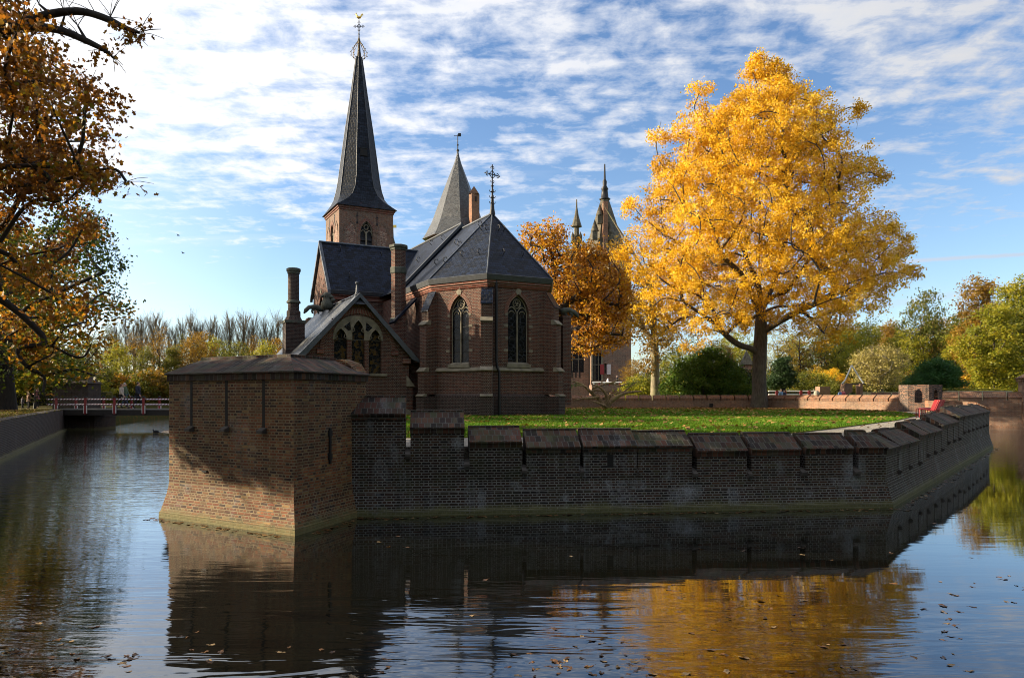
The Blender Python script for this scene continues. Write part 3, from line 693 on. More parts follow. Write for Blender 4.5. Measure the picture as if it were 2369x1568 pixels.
for (a,b,c_) in ((ev[1],ev[2],AP),(ev[2],ev[3],AP)):
    nn=(b-a).cross(c_-a).normalized(); up=(c_-(a+b)/2).normalized()
    for u,v in ((.22,.32),(.52,.32),(.12,.72),(.2,.72)): hook(tri_pt(a,b,c_,u,v),nn,up,roof)
a,b,c_=C(-S-.2,4.1,z8),ev[1],AP; nn=(b-a).cross(c_-a).normalized(); up=(RB-C(-S-.2,4.1,z8)).normalized()
for u,v in ((.75,.25),(.3,.3),(.2,.8),(.05,.6),(.45,.5)): hook(tri_pt(a,b,c_,u,v),nn,up,roof)
# windows of the choir
def tracery(o,e,n,w,zs,zsp,zap,parent,glass,depth=.17):
    """two lights under a quatrefoil, in stone, with the glass behind; o is the foot of the axis at z=0"""
    P=lambda u,z,d=0: o+e*u+Vector((0,0,z))-n*d
    mb=MB(); r=.028
    fr=arch(w-.06,zs,zsp,zap-.04,9)
    mb.tube([P(u,z,depth) for u,z in fr]+[P(*fr[0],depth)],.03,4,smooth=False)
    mb.box(P(-.028,zs,depth+.04),e*.056,n*.09,Vector((0,0,zsp-zs+.05)))
    for sgn in (-1,1):
        h=arch(w/2-.04,zsp-.1,zsp-.02,zsp+.36,7,sgn*w/4)[2:]
        mb.tube([P(u,z,depth) for u,z in h],r,4,smooth=False)
        mb.tube([P(sgn*w/4+.15*math.cos(x),zsp+.02+.13*math.sin(x),depth) for x in [math.pi*k/8 for k in range(9)]],.022,4,smooth=False)
    cz=zsp+.52; k=16
    mb.tube([P(.21*math.cos(2*math.pi*i/k),cz+.23*math.sin(2*math.pi*i/k),depth) for i in range(k+1)],r,4,smooth=False,cap=False)
    for j in range(3):
        a=math.pi/2+j*2*math.pi/3
        mb.tube([P(.10*math.cos(a)+.075*math.cos(2*math.pi*i/8),cz+.10*math.sin(a)+.075*math.sin(2*math.pi*i/8),depth) for i in range(9)],.02,4,smooth=False,cap=False)
    tr=mb.build('tracery',STN,parent)
    for zz in [zs+(zsp-zs)*f for f in (.25,.5,.75)]: mb=MB(); mb.box(P(-w/2+.03,zz,depth+.02),e*(w-.06),n*.02,Vector((0,0,.02))); mb.build('saddle_bar',IRON,parent)
    mb=MB(); mb.wall(o-n*(depth+.04)+e*0,e,[(u,z) for u,z in arch(w+.02,zs,zsp,zap,9)]); mb.build('glass',glass,parent)
def arch_band(o,e,n,w,zsp,zap,bandw,mat,parent,name='arch_band',proud=.012,k=9):
    P=lambda u,z: o+e*u+Vector((0,0,z))+n*proud
    i1=arch(w,zsp,zsp,zap,k)[2:]; i2=arch(w+2*bandw,zsp,zsp,zap+bandw*1.15,k)[2:]
    mb=MB(); u0=0
    fs=[]
    for i in range(len(i1)-1):
        q=[P(*i2[i]),P(*i2[i+1]),P(*i1[i+1]),P(*i1[i])]; mb.face(q)
    o2=mb.build(name,mat,parent)
    # radial courses: u along the band, v across
    uv=o2.data.uv_layers[0].data; s=0
    for i,pol in enumerate(o2.data.polygons):
        L=(Vector(i2[i])-Vector(i2[i+1])).length*.9
        vals=[(0.02,s),(0.02,s+L),(.27,s+L),(.27,s)]; s+=L
        vs=[tuple(o2.data.vertices[v].co) for v in pol.vertices]
        for li,vv in zip(pol.loop_indices,vals): uv[li].uv=vv
    return o2
def gothic_window(pa,pb,w,zs,zsp,zap,parent=church,glass=None,quoins=True):
    a=C(*pa,0); b=C(*pb,0); e=(b-a).normalized(); n=e.cross(Vector((0,0,1))); o=(a+b)/2
    g=empty('window',o+Vector((0,0,zs))); g.parent=parent; g.matrix_basis=wmat(parent).inverted()@Matrix.Translation(o+Vector((0,0,zs)))
    tracery(o,e,n,w,zs,zsp,zap,g,glass or GLASS)
    arch_band(o,e,n,w,zsp,zap,.19,ROLL,g)
    mb=MB(); P=lambda u,z,d=0: o+e*u+Vector((0,0,z))+n*d
    mb.prism([P(-.10,zap+.01,.001),P(.10,zap+.01,.001),P(.16,zap+.19,.001),P(0,zap+.33,.001),P(-.16,zap+.19,.001)],n*.03); mb.build('keystone',STN,g)
    mb=MB(); mb.prism([P(-w/2-.08,zs-.16,.001),P(w/2+.08,zs-.16,.001),P(w/2+.08,zs+.0,.001),P(-w/2-.08,zs+.0,.001)],n*.07)
    mb.prism([P(-w/2,zs,.06),P(-w/2,zs,-.2),P(-w/2,zs+.10,-.2)],e*w); mb.build('sill',STN,g)
    if quoins:
        for i,zz in enumerate((zs+.6,zs+1.2,zs+1.8,zs+2.35)):
            for sg in (-1,1):
                ww=.22 if (i+sg)%2 else .13
                mb=MB(); mb.box(P(sg*w/2 if sg>0 else -w/2-ww,zz,.001),e*ww,n*.014,Vector((0,0,.12))); mb.build('quoin',STN,g)
    return g
gothic_window(Li,Mi,1.16,3.74,6.18,7.13); gothic_window(Mi,Ri,1.16,3.74,6.18,7.13); gothic_window(Ri,R2,1.16,3.74,6.18,7.13)
# stepped buttresses on the corners
def buttress(a,t,da,dt,w=.52,scale=1.0,top=7.3,ztop2=6.55,parent=church,slate=SLATE):
    d=Vector((da,dt)).normalized(); out=dirv(d.x,d.y); side=Vector((-out.y,out.x,0)); base=C(a,t,0)
    P=lambda r,z: base+out*r*scale+Vector((0,0,z))
    prof=[(-.2,2.27),(.72,2.27),(.72,3.38),(.60,3.40),(.60,5.70),(.47,5.72),(.47,ztop2),(0,top),(-.2,top)]
    mb=MB(); mb.prism([P(*p)-side*w/2 for p in prof],side*w); bt=mb.build('buttress',B_RED,parent)
    mb=MB(); mb.prism([P(*p)-side*(w/2+.05) for p in [(-.2,.9),(.80,.9),(.80,2.16),(-.2,2.16)]],side*(w+.10)); mb.build('plinth',B_PLI,bt)
    for z0,r0,r1,h in ((2.163,.86,.70,.13),(3.385,.80,.58,.22),(5.705,.68,.455,.24)):
        mb=MB(); mb.prism([P(*p)-side*(w/2+.035) for p in [(r1-.12,z0),(r0,z0),(r0,z0+.035),(r1,z0+h),(r1-.12,z0+h)]],side*(w+.07)); mb.build('weathering',STN,bt)
    mb=MB(); mb.prism([P(*p)-side*(w/2+.03) for p in [(.52,ztop2-.02),(.52,ztop2+.03),(0.02,top+.06),(0.02,top+.0)]],side*(w+.06)); mb.build('slate_cap',slate,bt)
    return bt
buttress(*Mi,-.5,-.866); buttress(*Ri,.5,-.866); buttress(*Li,-.95,-.30,top=7.35,ztop2=6.4); buttress(*R2,.95,-.3); buttress(S,4.2,1,0); 
# downpipe beside the front buttress
mb=MB(); f=lambda a,d,z: C(Mi[0]+a,Mi[1]-d,z)
mb.tube([f(.42,.10,7.8),f(.42,.12,7.3),f(.42,.12,3.9),f(.43,.2,3.55),f(.50,.26,3.35),f(.50,.26,1.9)],.06,8); mb.tube([f(.50,.26,1.95),f(.50,.26,1.25)],.075,8); mb.build('downpipe',IRON,church)
# gable verge of the nave over the choir roof, and the nave itself
NW=3.75; NR=12.02
church_wall('nave_wall',[(-3.5,21),(-3.5,4.0)],1.0,7.75,B_RED)
mb=MB(); mb.face([C(-NW,22.5,8.0),C(-NW,4.05,8.0),C(0,4.05,NR),C(0,22.5,NR)]); mb.face([C(NW,4.05,8.0),C(NW,22.5,8.0),C(0,22.5,NR),C(0,4.05,NR)])
mb.face([C(-NW,4.05,8.0),C(NW,4.05,8.0),C(0,4.05,NR)]); nroof=mb.build('nave_roof',SLATE,church)
mb=MB()
for sg in (-1,1): mb.prism([C(sg*NW,3.93,7.86),C(0,3.93,NR-.14),C(0,3.93,NR+.05),C(sg*(NW+.02),3.93,8.06)],dirv(0,.22))
mb.tube([C(0,3.95,NR+.03),C(0,22.5,NR+.03)],.07,6); mb.build('verge',GUT,nroof)
a,b,c_=C(-NW,12,8),C(-NW,4,8),C(0,4,NR); nn=(b-a).cross(c_-b).normalized(); up=(c_-b).normalized()
for tt,v in ((5,.8),(7,.82),(6,.5)): hook(C(-NW*(1-v),tt,8+(NR-8)*v),nn,up,nroof)
# transept
TW=2.3; TC=9.8; TE=-6.65; ZE=8.25; ZR=11.4; WT_=TW-.2
def g2(a): return a
for sgn in (-1,1):
    x0=TE*-sgn if sgn>0 else TE
tw_pts=[(TE,TC+WT_),(TE,TC-WT_)]
Lg=2*WT_; gw=arch(1.5,2.6+1.2,6.6,8.3,9,Lg/2)
mb=MB(); a=C(TE,TC+WT_,1.0); b=C(TE,TC-WT_,1.0)
mb.wall(a,b-a,[(0,0),(Lg,0),(Lg,ZE-1.0),(Lg/2,ZR-1.15),(0,ZE-1.0)],[[(u,z-1.0) for u,z in gw]],.35); mb.build('transept_gable',B_RED,church)
gothic_window((TE,TC+WT_),(TE,TC-WT_),1.5,3.8,6.6,8.3,glass=GLASS,quoins=False)
church_wall('transept_wall',[(TE,TC-WT_),(-3.0,TC-WT_)],1.0,ZE-.15,B_RED)
run_profile('transept_cornice',[(TE,TC-WT_),(-3.0,TC-WT_)],[(.0,ZE-.52),(.07,ZE-.50),(.07,ZE-.30),(.14,ZE-.28),(.14,ZE-.13)],ROLL)
run_profile('transept_gutter',[(TE-.1,TC-WT_),(-3.2,TC-WT_)],[(.14,ZE-.20),(.20,ZE-.19),(.25,ZE+.02),(.2,ZE+.04),(.08,ZE+.03)],GUT)
mb=MB(); xe=TE-.14
mb.face([C(xe,TC-TW,ZE),C(0,TC-TW,ZE),C(0,TC,ZR),C(xe,TC,ZR)]); mb.face([C(6.6,TC+TW,ZE),C(xe,TC+TW,ZE),C(xe,TC,ZR),C(6.6,TC,ZR)]); mb.face([C(0,TC-TW,ZE),C(6.6,TC-TW,ZE),C(6.6,TC,ZR),C(0,TC,ZR)])
troof=mb.build('transept_roof',SLATE,church)
mb=MB()
for sg in (-1,1): mb.prism([C(xe-.02,TC+sg*(TW+.05),ZE-.2),C(xe-.02,TC+sg*(TW+.05),ZE+.02),C(xe-.02,TC,ZR+.05),C(xe-.02,TC,ZR-.2)],dirv(.16,0))
mb.tube([C(xe,TC,ZR+.03),C(0,TC,ZR+.03)],.07,6); mb.build('verge',LEAD,troof)
a,b,c_=C(TE,TC-TW,ZE),C(0,TC-TW,ZE),C(TE,TC,ZR); nn=(b-a).cross(c_-a).normalized(); up=(c_-a).normalized()
for aa,v in ((-5.6,.85),(-3.1,.8),(-5.4,.28),(-2.4,.25)): hook(C(aa,TC-TW*(1-v),ZE+(ZR-ZE)*v),nn,up,troof)
church_wall('crossing_wall',[(6.4,TC-WT_),(6.4,TC+WT_)],1.0,ZE,B_RED)
# buttresses of the transept gable carry the beasts
for tt in (TC-WT_-.1,TC+WT_+.1): 
    mb=MB(); mb.prism([C(TE,tt-.3,.9),C(TE-.75,tt-.3,.9),C(TE-.75,tt-.3,6.5),C(TE-.35,tt-.3,7.05),C(TE,tt-.3,7.05)],dirv(0,.6)); bt=mb.build('buttress',B_TOW,church)
    mb=MB(); mb.prism([C(TE-.85,tt-.36,6.42),C(TE-.85,tt-.36,6.50),C(TE-.35,tt-.36,6.9),C(TE+.0,tt-.36,6.9),C(TE,tt-.36,6.42)],dirv(0,.72)); mb.build('weathering',STN,bt)

# ------------------------------------------------------------------ low sacristy with its gable towards the water
AC=-6.92; T0=.8; HW=2.62; ZA=7.15; ZV=4.15
gp=[(AC-HW,T0),(AC+HW,T0)]
lan=[arch(.64,3.3,4.95,5.50,7,HW-.86),arch(.64,3.3,5.28,5.92,7,HW),arch(.64,3.3,4.95,5.50,7,HW+.86)]
mb=MB(); a=C(AC-HW,T0,0); b=C(AC+HW,T0,0)
mb.wall(a,b-a,[(0,.9),(2*HW,.9),(2*HW,ZV+.1),(HW,ZA-.1),(0,ZV+.1)],lan,.28); mb.build('sacristy_gable',B_RED,church)
church_wall('sacristy_wall',[(AC+HW,T0),(AC+HW,TC-WT_)],.9,ZV,B_RED); church_wall('sacristy_wall',[(AC-HW,TC-WT_),(AC-HW,T0)],.9,ZV,B_RED)
VO=.32; XO=HW+.36
def sl(a): return ZA-(ZA-3.92)*abs(a)/XO
mb=MB(); mb.face([C(AC-XO,TC,3.92),C(AC-XO,T0-VO,3.92),C(AC,T0-VO,ZA),C(AC,TC,ZA)]); mb.face([C(AC+XO,T0-VO,3.92),C(AC+XO,TC-WT_,3.92),C(AC,TC-WT_,ZA),C(AC,T0-VO,ZA)])
sroof=mb.build('sacristy_roof',SLATE2,church)
mb=MB()
for sg in (-1,1):
    mb.prism([C(AC+sg*(XO+.12),T0-VO-.03,3.84),C(AC+sg*(XO+.10),T0-VO-.03,3.98),C(AC,T0-VO-.03,ZA+.05),C(AC,T0-VO-.03,ZA-.17),C(AC+sg*XO*.9,T0-VO-.03,4.02)],dirv(0,.12))
mb.tube([C(AC,T0,ZA+.02),C(AC,TC-WT_,ZA+.02)],.06,6); mb.build('verge',LEAD,sroof)
mb=MB(); q=C(AC,T0-VO-.02,ZA); mb.face([C(AC-.42,T0-VO-.03,ZA-.50),C(AC+.42,T0-VO-.03,ZA-.50),C(AC,T0+.22,ZA+.12)]); mb.face([C(AC+.42,T0-VO-.03,ZA-.50),C(AC+.3,T0+.3,ZA-.28),C(AC,T0+.22,ZA+.12)]); mb.face([C(AC-.3,T0+.3,ZA-.28),C(AC-.42,T0-VO-.03,ZA-.50),C(AC,T0+.22,ZA+.12)])
mb.lathe(C(AC,T0+.2,ZA+.02),[(.14,0),(.07,.12),(.055,.45),(.05,.5),(.075,.53),(.085,.58),(.06,.64),(0,.66)],10); mb.build('lead_finial',LEAD,sroof)
e=dirv(1,0); n=dirv(0,-1); o=C(AC,T0,0); PW=lambda u,z,d=0: o+e*u+Vector((0,0,z))+n*d
SPAN=1
sw_=empty('window',o); sw_.parent=church; sw_.matrix_basis=wmat(church).inverted()@Matrix.Translation(o)
# stone head with three lancets
mb=MB(); outer=arch(2.50,4.92,4.98,6.10,10)
heads=[[(u-HW,z) for u,z in arch(.60,4.93,x0,x1,7,HW+dx)] for dx,x0,x1 in ((-.86,4.95,5.47),(0,5.28,5.90),(.86,4.95,5.47))]
mb.wall(o+n*.025,e,outer,heads+[[(sg*.36,5.40),(sg*.50,5.36),(sg*.72,5.55),(sg*.40,5.80)] if sg>0 else [(-.50,5.36),(-.36,5.40),(-.40,5.80),(-.72,5.55)] for sg in (-1,1)],.024); rim=outer
for i in range(len(rim)): 
    p,q=rim[i],rim[(i+1)%len(rim)]; mb.face([PW(*p,0),PW(*q,0),PW(*q,.025),PW(*p,.025)])
mb.build('stone_head',STN,sw_)
mb=MB()
for hd in heads: mb.tube([PW(u,z,.03) for u,z in hd[2:]],.03,4,smooth=False)
for (dx,zz) in ((-.86,5.0),(0,5.33),(.86,5.0)):
    for sg in (-1,1): mb.tube([PW(dx+sg*.30,zz-.03,-.02),PW(dx+sg*.17,zz+.04,-.02),PW(dx+sg*.22,zz+.2,-.02)],.028,4,smooth=False)
mb.build('tracery',STN,sw_)
mb=MB(); mb.box(PW(-1.25,3.2,-.20),e*2.5,n*.02,Vector((0,0,2.75))); mb.build('glass',GLASS2,sw_)
for sg in (-1,1): mb=MB(); mb.box(PW(sg*.55-.22,5.33,.002),e*.44,n*.004,Vector((0,0,.50))); mb.build('spandrel_glass',GLASS,sw_)
mb=MB(); mb.prism([PW(.58,3.17,.002),PW(1.45,3.17,.002),PW(1.45,3.30,.002),PW(.58,3.30,.002)],n*.08); mb.prism([PW(-1.3,3.17,.002),PW(.5,3.17,.002),PW(.5,3.30,.002),PW(-1.3,3.30,.002)],n*.08); mb.build('sill',STN,sw_)
arch_band(o,e,n,3.36,4.45,6.22,.20,ROLL,sw_,proud=.05)
mb=MB()
for sg in (-1,1): mb.box(PW(sg*1.68 if sg>0 else -1.68-.34,4.22,.001),e*.34,n*.09,Vector((0,0,.2)))
mb.build('corbel',ROLL,sw_)
for uk in (HW-.38,-HW-.04): mb=MB(); mb.box(PW(uk,3.82,.001),e*.42,n*.16,Vector((0,0,.24))); mb.build('kneeler',ROLL,church)
mb=MB(); q=lambda r,z: C(AC+HW+r,T0-.1,z)
mb.prism([q(-.15,3.22),q(.25,2.72),q(.25,2.66),q(-.15,2.66)],dirv(0,.6)); mb.prism([q(-.2,1.55),q(.3,1.35),q(.3,1.2),q(-.2,1.2)],dirv(0,.6)); mb.build('weathering',STN,church)
mb=MB(); mb.box(C(AC+HW-.1,T0-.02,.9),dirv(.28,0),dirv(0,.5),Vector((0,0,1.78))); mb.build('buttress',B_RED,church)
# link block between the sacristy and the choir
mb=MB(); mb.box(C(-3.98,T0+1.0,.9),dirv(.62,0),dirv(0,2),Vector((0,0,3.0))); mb.box(C(-4.3,T0+.7,3.92),dirv(1.05,0),dirv(0,2.4),Vector((0,0,.18))); mb.build('link_wall',B_RED,church)
# chimneys
def chimney(name,a,t,z0,z1,r,parent=church,ns=8,band=True,mat=B_PLI):
    c=C(a,t,0); mb=MB(); mb.lathe(c,[(r*1.0,z0),(r,z1-.30)],ns,0,ns>10,TH); g=mb.build(name,mat,parent)
    mb=MB(); mb.lathe(c,[(r,z1-.32),(r*1.12,z1-.28),(r*1.12,z1-.2),(r*1.28,z1-.16),(r*1.28,z1-.04),(r*1.0,z1),(r*.6,z1+.02)],ns,0,False,TH); mb.build('cap',MSTN,g)
    return g
c1=chimney('chimney',-9.2,5.0,3.9,8.9,.29,ns=16)
mb=MB(); c=C(-9.2,5,0); mb.cbox(c+Vector((0,0,4.4)),.98,.9,3.2,TH); mb.lathe(c,[(.55,5.98),(.36,6.35),(.36,6.62),(.31,6.68)],8,0,False,TH); mb.build('chimney_base',B_PLI,c1)
mb=MB(); mb.cbox(c+Vector((0,0,6.06)),1.08,1.0,.14,TH); mb.build('moulding',MSTN,c1); mb=MB(); mb.lathe(c,[(.35,7.05),(.37,7.12),(.31,7.2)],16); mb.build('moulding',MSTN,c1)
c2=chimney('chimney',-4.25,2.6,3.0,10.15,.40,mat=B_RED)
mb=MB(); c=C(-4.25,2.6,0); mb.lathe(c,[(.42,8.62),(.45,8.66),(.45,8.92),(.41,8.97)],8,0,False,TH); mb.build('moulding',MSTN,c2); mb=MB(); mb.lathe(c,[(.41,6.3),(.50,6.2),(.50,6.0),(.42,5.9)],8,0,False,TH); mb.build('moulding',MSTN,c2)
mb=MB(); mb.prism([C(-4.05,1.9,.9),C(-5.05,1.9,.9),C(-5.05,1.9,4.9),C(-4.75,1.9,5.35),C(-4.75,1.9,5.9),C(-4.05,1.9,6.6)],dirv(0,1.1)); mb.build('buttress',B_RED,church)
mb=MB(); mb.prism([C(-4.72,1.8,5.95),C(-4.78,1.8,6.02),C(-3.5,1.8,7.35),C(-3.5,1.8,7.2)],dirv(0,.9)); mb.build('slate_cap',SLATE,church)
mb=MB(); mb.prism([C(-4.85,1.75,5.2),C(-5.12,1.75,4.92),C(-5.12,1.75,4.84),C(-4.6,1.75,4.84),C(-4.6,1.75,5.2)],dirv(0,.3)); mb.build('weathering',STN,church)

# ------------------------------------------------------------------ west tower and spire
TX,TY=0.05,25.4; HS=2.22
tower=empty('tower',C(TX,TY,0)); tower.parent=church; tower.matrix_basis=wmat(church).inverted()@Matrix.Translation(C(TX,TY,0))
corn=[(TX-HS,TY-HS),(TX+HS,TY-HS),(TX+HS,TY+HS),(TX-HS,TY+HS)]
ZT=17.25
def belfry(u0): return [arch(.95,13.2,15.45,16.25,8,HS+u0)]
mb=MB()
for i in range(4):
    a=C(*corn[i],0); b=C(*corn[(i+1)%4],0); L=2*HS
    hs=[arch(1.05,12.4,15.35,16.2,8,HS)]
    mb.wall(a,b-a,[(0,6),(L,6),(L,ZT),(0,ZT)],hs,.4)
twall=mb.build('wall',B_TOW,tower)
for i in (0,3):
    a=C(*corn[i],0); b=C(*corn[(i+1)%4],0); e=(b-a).normalized(); n=e.cross(Vector((0,0,1))); o=(a+b)/2
    P=lambda u,z,d=0: o+e*u+Vector((0,0,z))+n*d
    mb=MB(); mb.box(P(-.06,12.4,-.22),e*.12,n*.12,Vector((0,0,3)))
    mb.tube([P(u,z,-.16) for u,z in arch(1.0,12.4,15.35,16.15,8)[2:]],.06,4,smooth=False)
    for sg in (-1,1): mb.tube([P(u,z,-.16) for u,z in arch(.5,15.1,15.1,15.5,6,sg*.26)[2:]],.045,4,smooth=False)
    mb.tube([P(.17*math.cos(x),15.75+.19*math.sin(x),-.16) for x in [2*math.pi*k/12 for k in range(13)]],.045,4,smooth=False,cap=False)
    mb.build('tracery',STN,tower)
    mb=MB(); mb.box(P(-.5,12.3,-.40),e*1.0,n*.02,Vector((0,0,3.9)))
    for k in range(7): mb.prism([P(-.5,12.5+k*.38,-.34),P(-.5,12.72+k*.38,-.36),P(-.5,12.42+k*.38,-.20)],e*1.0)
    mb.build('louvres',m_plain('belfry louvres',(.02,.02,.025),.8),tower)
    arch_band(o,e,n,1.05,15.35,16.2,.25,ROLL,tower,proud=.03)
    for u0 in (-1.3,1.3):                                             # blind niches with patterned brick
        mb=MB(); mb.wall(o+e*u0+n*.006,e,arch(.82,12.4,15.3,16.05,8)); mb.build('blind_niche',m_brick('niche brick',[(.15,.05,.035),(.17,.06,.04),(.13,.045,.03),(.36,.26,.2)],(.3,.24,.19),bw=.22,rh=.07,ms=.015),tower)
        arch_band(o+e*u0,e,n,.82,15.3,16.05,.16,B_TOW,tower,proud=.05)
    mb=MB()
    for u0 in (-.78,.85):
        mb.box(P(u0-.02,15.95,.01),e*.05,n*.03,Vector((0,0,.85))); mb.box(P(u0-.1,16.55,.01),e*.2,n*.03,Vector((0,0,.05))); mb.box(P(u0-.07,15.95,.01),e*.15,n*.03,Vector((0,0,.15)))
    mb.build('wall_anchor',IRON,tower)
mb=MB(); sq=lambda h,z: [C(TX+h*x,TY+h*y,z) for x,y in ((-1,-1),(1,-1),(1,1),(-1,1))]
mb.grid([sq(HS,16.95),sq(HS+.06,16.97),sq(HS+.06,17.10),sq(HS+.13,17.12),sq(HS+.13,17.27)],0,False,closed=True); mb.build('cornice',ROLL,tower)
# spire: square at the eaves, eight sided above
spc=C(TX,TY,0)
def octring(h,z,k):      # k=0 square, 1 regular octagon
    pts=[]
    for i in range(4):
        cx_,cy_=((-1,-1),(1,-1),(1,1),(-1,1))[i]
        q=(math.sqrt(2)-1)*k+(1-k)*1.0
        p1=(cx_*h,cy_*h*q) if i%2==1 else (cx_*h*q,cy_*h)
        p2=(cx_*h*q,cy_*h) if i%2==1 else (cx_*h,cy_*h*q)
        if i%2==0: p1,p2=(cx_*h,cy_*h*q),(cx_*h*q,cy_*h)
        else: p1,p2=(cx_*h*q,cy_*h),(cx_*h,cy_*h*q)
        pts+= [C(TX+p1[0],TY+p1[1],z),C(TX+p2[0],TY+p2[1],z)]
    return pts
prof=[(2.48,17.28,.0),(2.25,17.62,.22),(2.02,18.0,.50),(1.84,18.45,.75),(1.70,19.1,.92),(1.57,20,1),(1.38,21.6,1),(1.04,24.3,1),(.66,27.0,1),(.34,29.5,1),(.22,30.3,1)]
mb=MB(); mb.grid([octring(h,z,k) for h,z,k in prof],0,False,closed=True); mb.face(octring(2.48,17.27,0)[::-1]); spire=mb.build('spire',m_slate('spire slate',(.012,.016,.025),tw=.3,th=.22,rough=.42,var=.5,moss=.08),tower)
mb=MB()
for j in range(8): mb.tube([octring(h,z,k)[j] for h,z,k in prof[3:]],.03,4)
mb.build('hip_lead',GUT,spire)
mb=MB(); q=octring(1.36,21.7,1); mid=(q[1]+q[2])/2; nrm=(-T1).to_3d()
mb.box(mid-dirv(1,0)*.28+nrm*-.3,dirv(.56,0),nrm*.40,Vector((0,0,.62))); mb.prism([mid-dirv(1,0)*.34+nrm*.14+Vector((0,0,.60)),mid-dirv(1,0)*.34+nrm*-.3+Vector((0,0,.80)),mid-dirv(1,0)*.34-nrm*.3+Vector((0,0,.6))],dirv(.68,0)); mb.build('dormer',DARK,spire)
# crown of gilded ribs, cross and weathercock
top=C(TX,TY,0)
mb=MB(); mb.lathe(top,[(.23,30.05),(.24,30.1),(.13,30.8),(.075,31.6),(.04,32.2),(.03,33.4),(0,33.42)],8)
for z,r in ((31.2,.10),(31.75,.10),(32.2,.08)): mb.lathe(top,[(.04,z-.06),(r,z),(.04,z+.06)],8)
mb.build('finial_rod',IRON,spire)
for k in range(8):
    a=2*math.pi*k/8+.2; mb=MB(); d=Vector((math.cos(a),math.sin(a),0))
    pts=[(.18,30.15),(.40,30.2),(.62,30.4),(.64,30.7),(.46,31.05),(.24,31.35),(.11,31.6),(.05,31.85)]
    mb.tube([top+d*r+Vector((0,0,z)) for r,z in pts],.022,5)
    for r,z in pts[1:6]: mb.lathe(top+d*(r+.05)+Vector((0,0,z)),[(0,-.05),(.05,0),(0,.05)],6)
    mb.build('crown_rib',m_plain('gilt rib',(.14,.10,.045),.5,metal=.6) if k==0 else bpy.data.materials['gilt rib'],spire)
def iron_cross(c,h,parent,ex=Vector((1,0,0)),sc=1.0):
    mb=MB(); z=Vector((0,0,1))
    mb.tube([c-z*h*.5,c+z*h*.5],.03*sc,5); mb.tube([c-ex*h*.42,c+ex*h*.42],.03*sc,5)
    for d in (z,-z,ex,-ex):
        p=c+d*h*.40; s_=z if abs(d.dot(z))<.5 else ex
        for sg in (-1,1): mb.tube([p,p+d*h*.03+s_*sg*h*.09,p-d*h*.05+s_*sg*h*.12,p-d*h*.09+s_*sg*h*.07],.022*sc,5)
        mb.tube([c+d*h*.22+s_*0,c+(d+ (s_ if 1 else 0))*h*.0+s_*h*.22],.022*sc,5); mb.tube([c+d*h*.22,c-s_*h*.22],.022*sc,5)
        mb.lathe(p+d*h*.1,[(0,-.05*sc),(.05*sc,0),(0,.05*sc)],6)
    return mb.build('iron_cross',IRON,parent)
iron_cross(top+Vector((0,0,32.85)),.85,spire)
mb=MB(); cz=top+Vector((0,0,33.3))
body=[(-.42,.36,.03),(-.36,.42,.07),(-.28,.30,.08),(-.2,.10,.12),(-.05,-.02,.16),(.12,.0,.13),(.24,.14,.09),(.32,.32,.08),(.40,.40,.06),(.46,.30,.05),(.44,.14,.03)]
mb.tube([cz+Vector((x,0,z+.4))*.72 for x,z,r in body],[r*.72 for x,z,r in body],8)
mb.tube([cz+Vector((-.26,0,.62)),cz+Vector((-.23,0,.67)),cz+Vector((-.19,0,.60))],[.02,.03,.01],5); mb.tube([cz+Vector((-.30,0,.56)),cz+Vector((-.38,0,.53))],[.025,.005],5); mb.tube([cz+Vector((0,0,.0)),cz+Vector((0,0,.3))],.02,5)
mb.build('weathercock',GILT,spire)
# finial of the choir roof
fin=empty('choir_finial',AP); fin.parent=church; fin.matrix_basis=wmat(church).inverted()@Matrix.Translation(AP)
mb=MB(); mb.lathe(AP,[(.16,-.05),(.11,.25),(.07,.8),(.09,.85),(.05,.95),(.045,1.5),(.03,1.6),(.03,2.1)],8)
for z in (.45,.85,1.15,1.45): mb.lathe(AP+Vector((0,0,z)),[(.05,-.04),(.10,0),(.05,.04)],8)
for z in (.5,.8,1.1):
    for k in range(4):
        a=k*math.pi/2+.4; d=Vector((math.cos(a),math.sin(a),0)); mb.tube([AP+Vector((0,0,z)),AP+d*.14+Vector((0,0,z+.05)),AP+d*.17+Vector((0,0,z+.13))],.02,4)
mb.build('rod',IRON,fin)
iron_cross(AP+Vector((0,0,2.05)),.98,fin,dirv(1,.25).normalized())

# carved beasts
def beast(name,pts,rad,parent=church,mat=STONE,legs=()):
    mb=MB(); mb.tube(pts,rad,9)
    for l in legs: mb.tube(l,[.09,.07,.05],6)
    o=mb.build(name,mat,parent,merge=True)
    return o
g0=C(R2[0]+.35,R2[1]+1.2,6.15); d=dirv(1,-.35).normalized(); up=Vector((0,0,1))
g0=at(1306,722,38.5)
beast('gargoyle',[g0-d*.2+up*.0,g0+up*.08,g0+d*.3+up*.10,g0+d*.52+up*.0,g0+d*.66-up*.14,g0+d*.74-up*.28],[.16,.17,.13,.11,.11,.04],mat=MSTN,legs=[[g0+up*.0,g0+d*.12-up*.2,g0+d*.05-up*.3],[g0+d*.3,g0+d*.42-up*.16,g0+d*.36-up*.26]])
mb=MB(); mb.cbox(g0-up*.27,.55,.5,.14,TH); mb.cbox(g0-up*2.6,.5,.5,4.5,TH); mb.build('gargoyle_pier',B_RED,church)
g1=C(TE-.55,TC-WT_-.1,7.15); d=dirv(-1,-.1).normalized()
beast('gargoyle',[g1-d*.35,g1,g1+d*.35+up*.08,g1+d*.65+up*.05,g1+d*.85-up*.15,g1+d*.95-up*.32],[.14,.18,.15,.12,.12,.04],mat=MSTN,legs=[[g1,g1+d*.15-up*.15,g1+d*.1-up*.3],[g1+d*.3,g1+d*.5-up*.15,g1+d*.45-up*.3]])
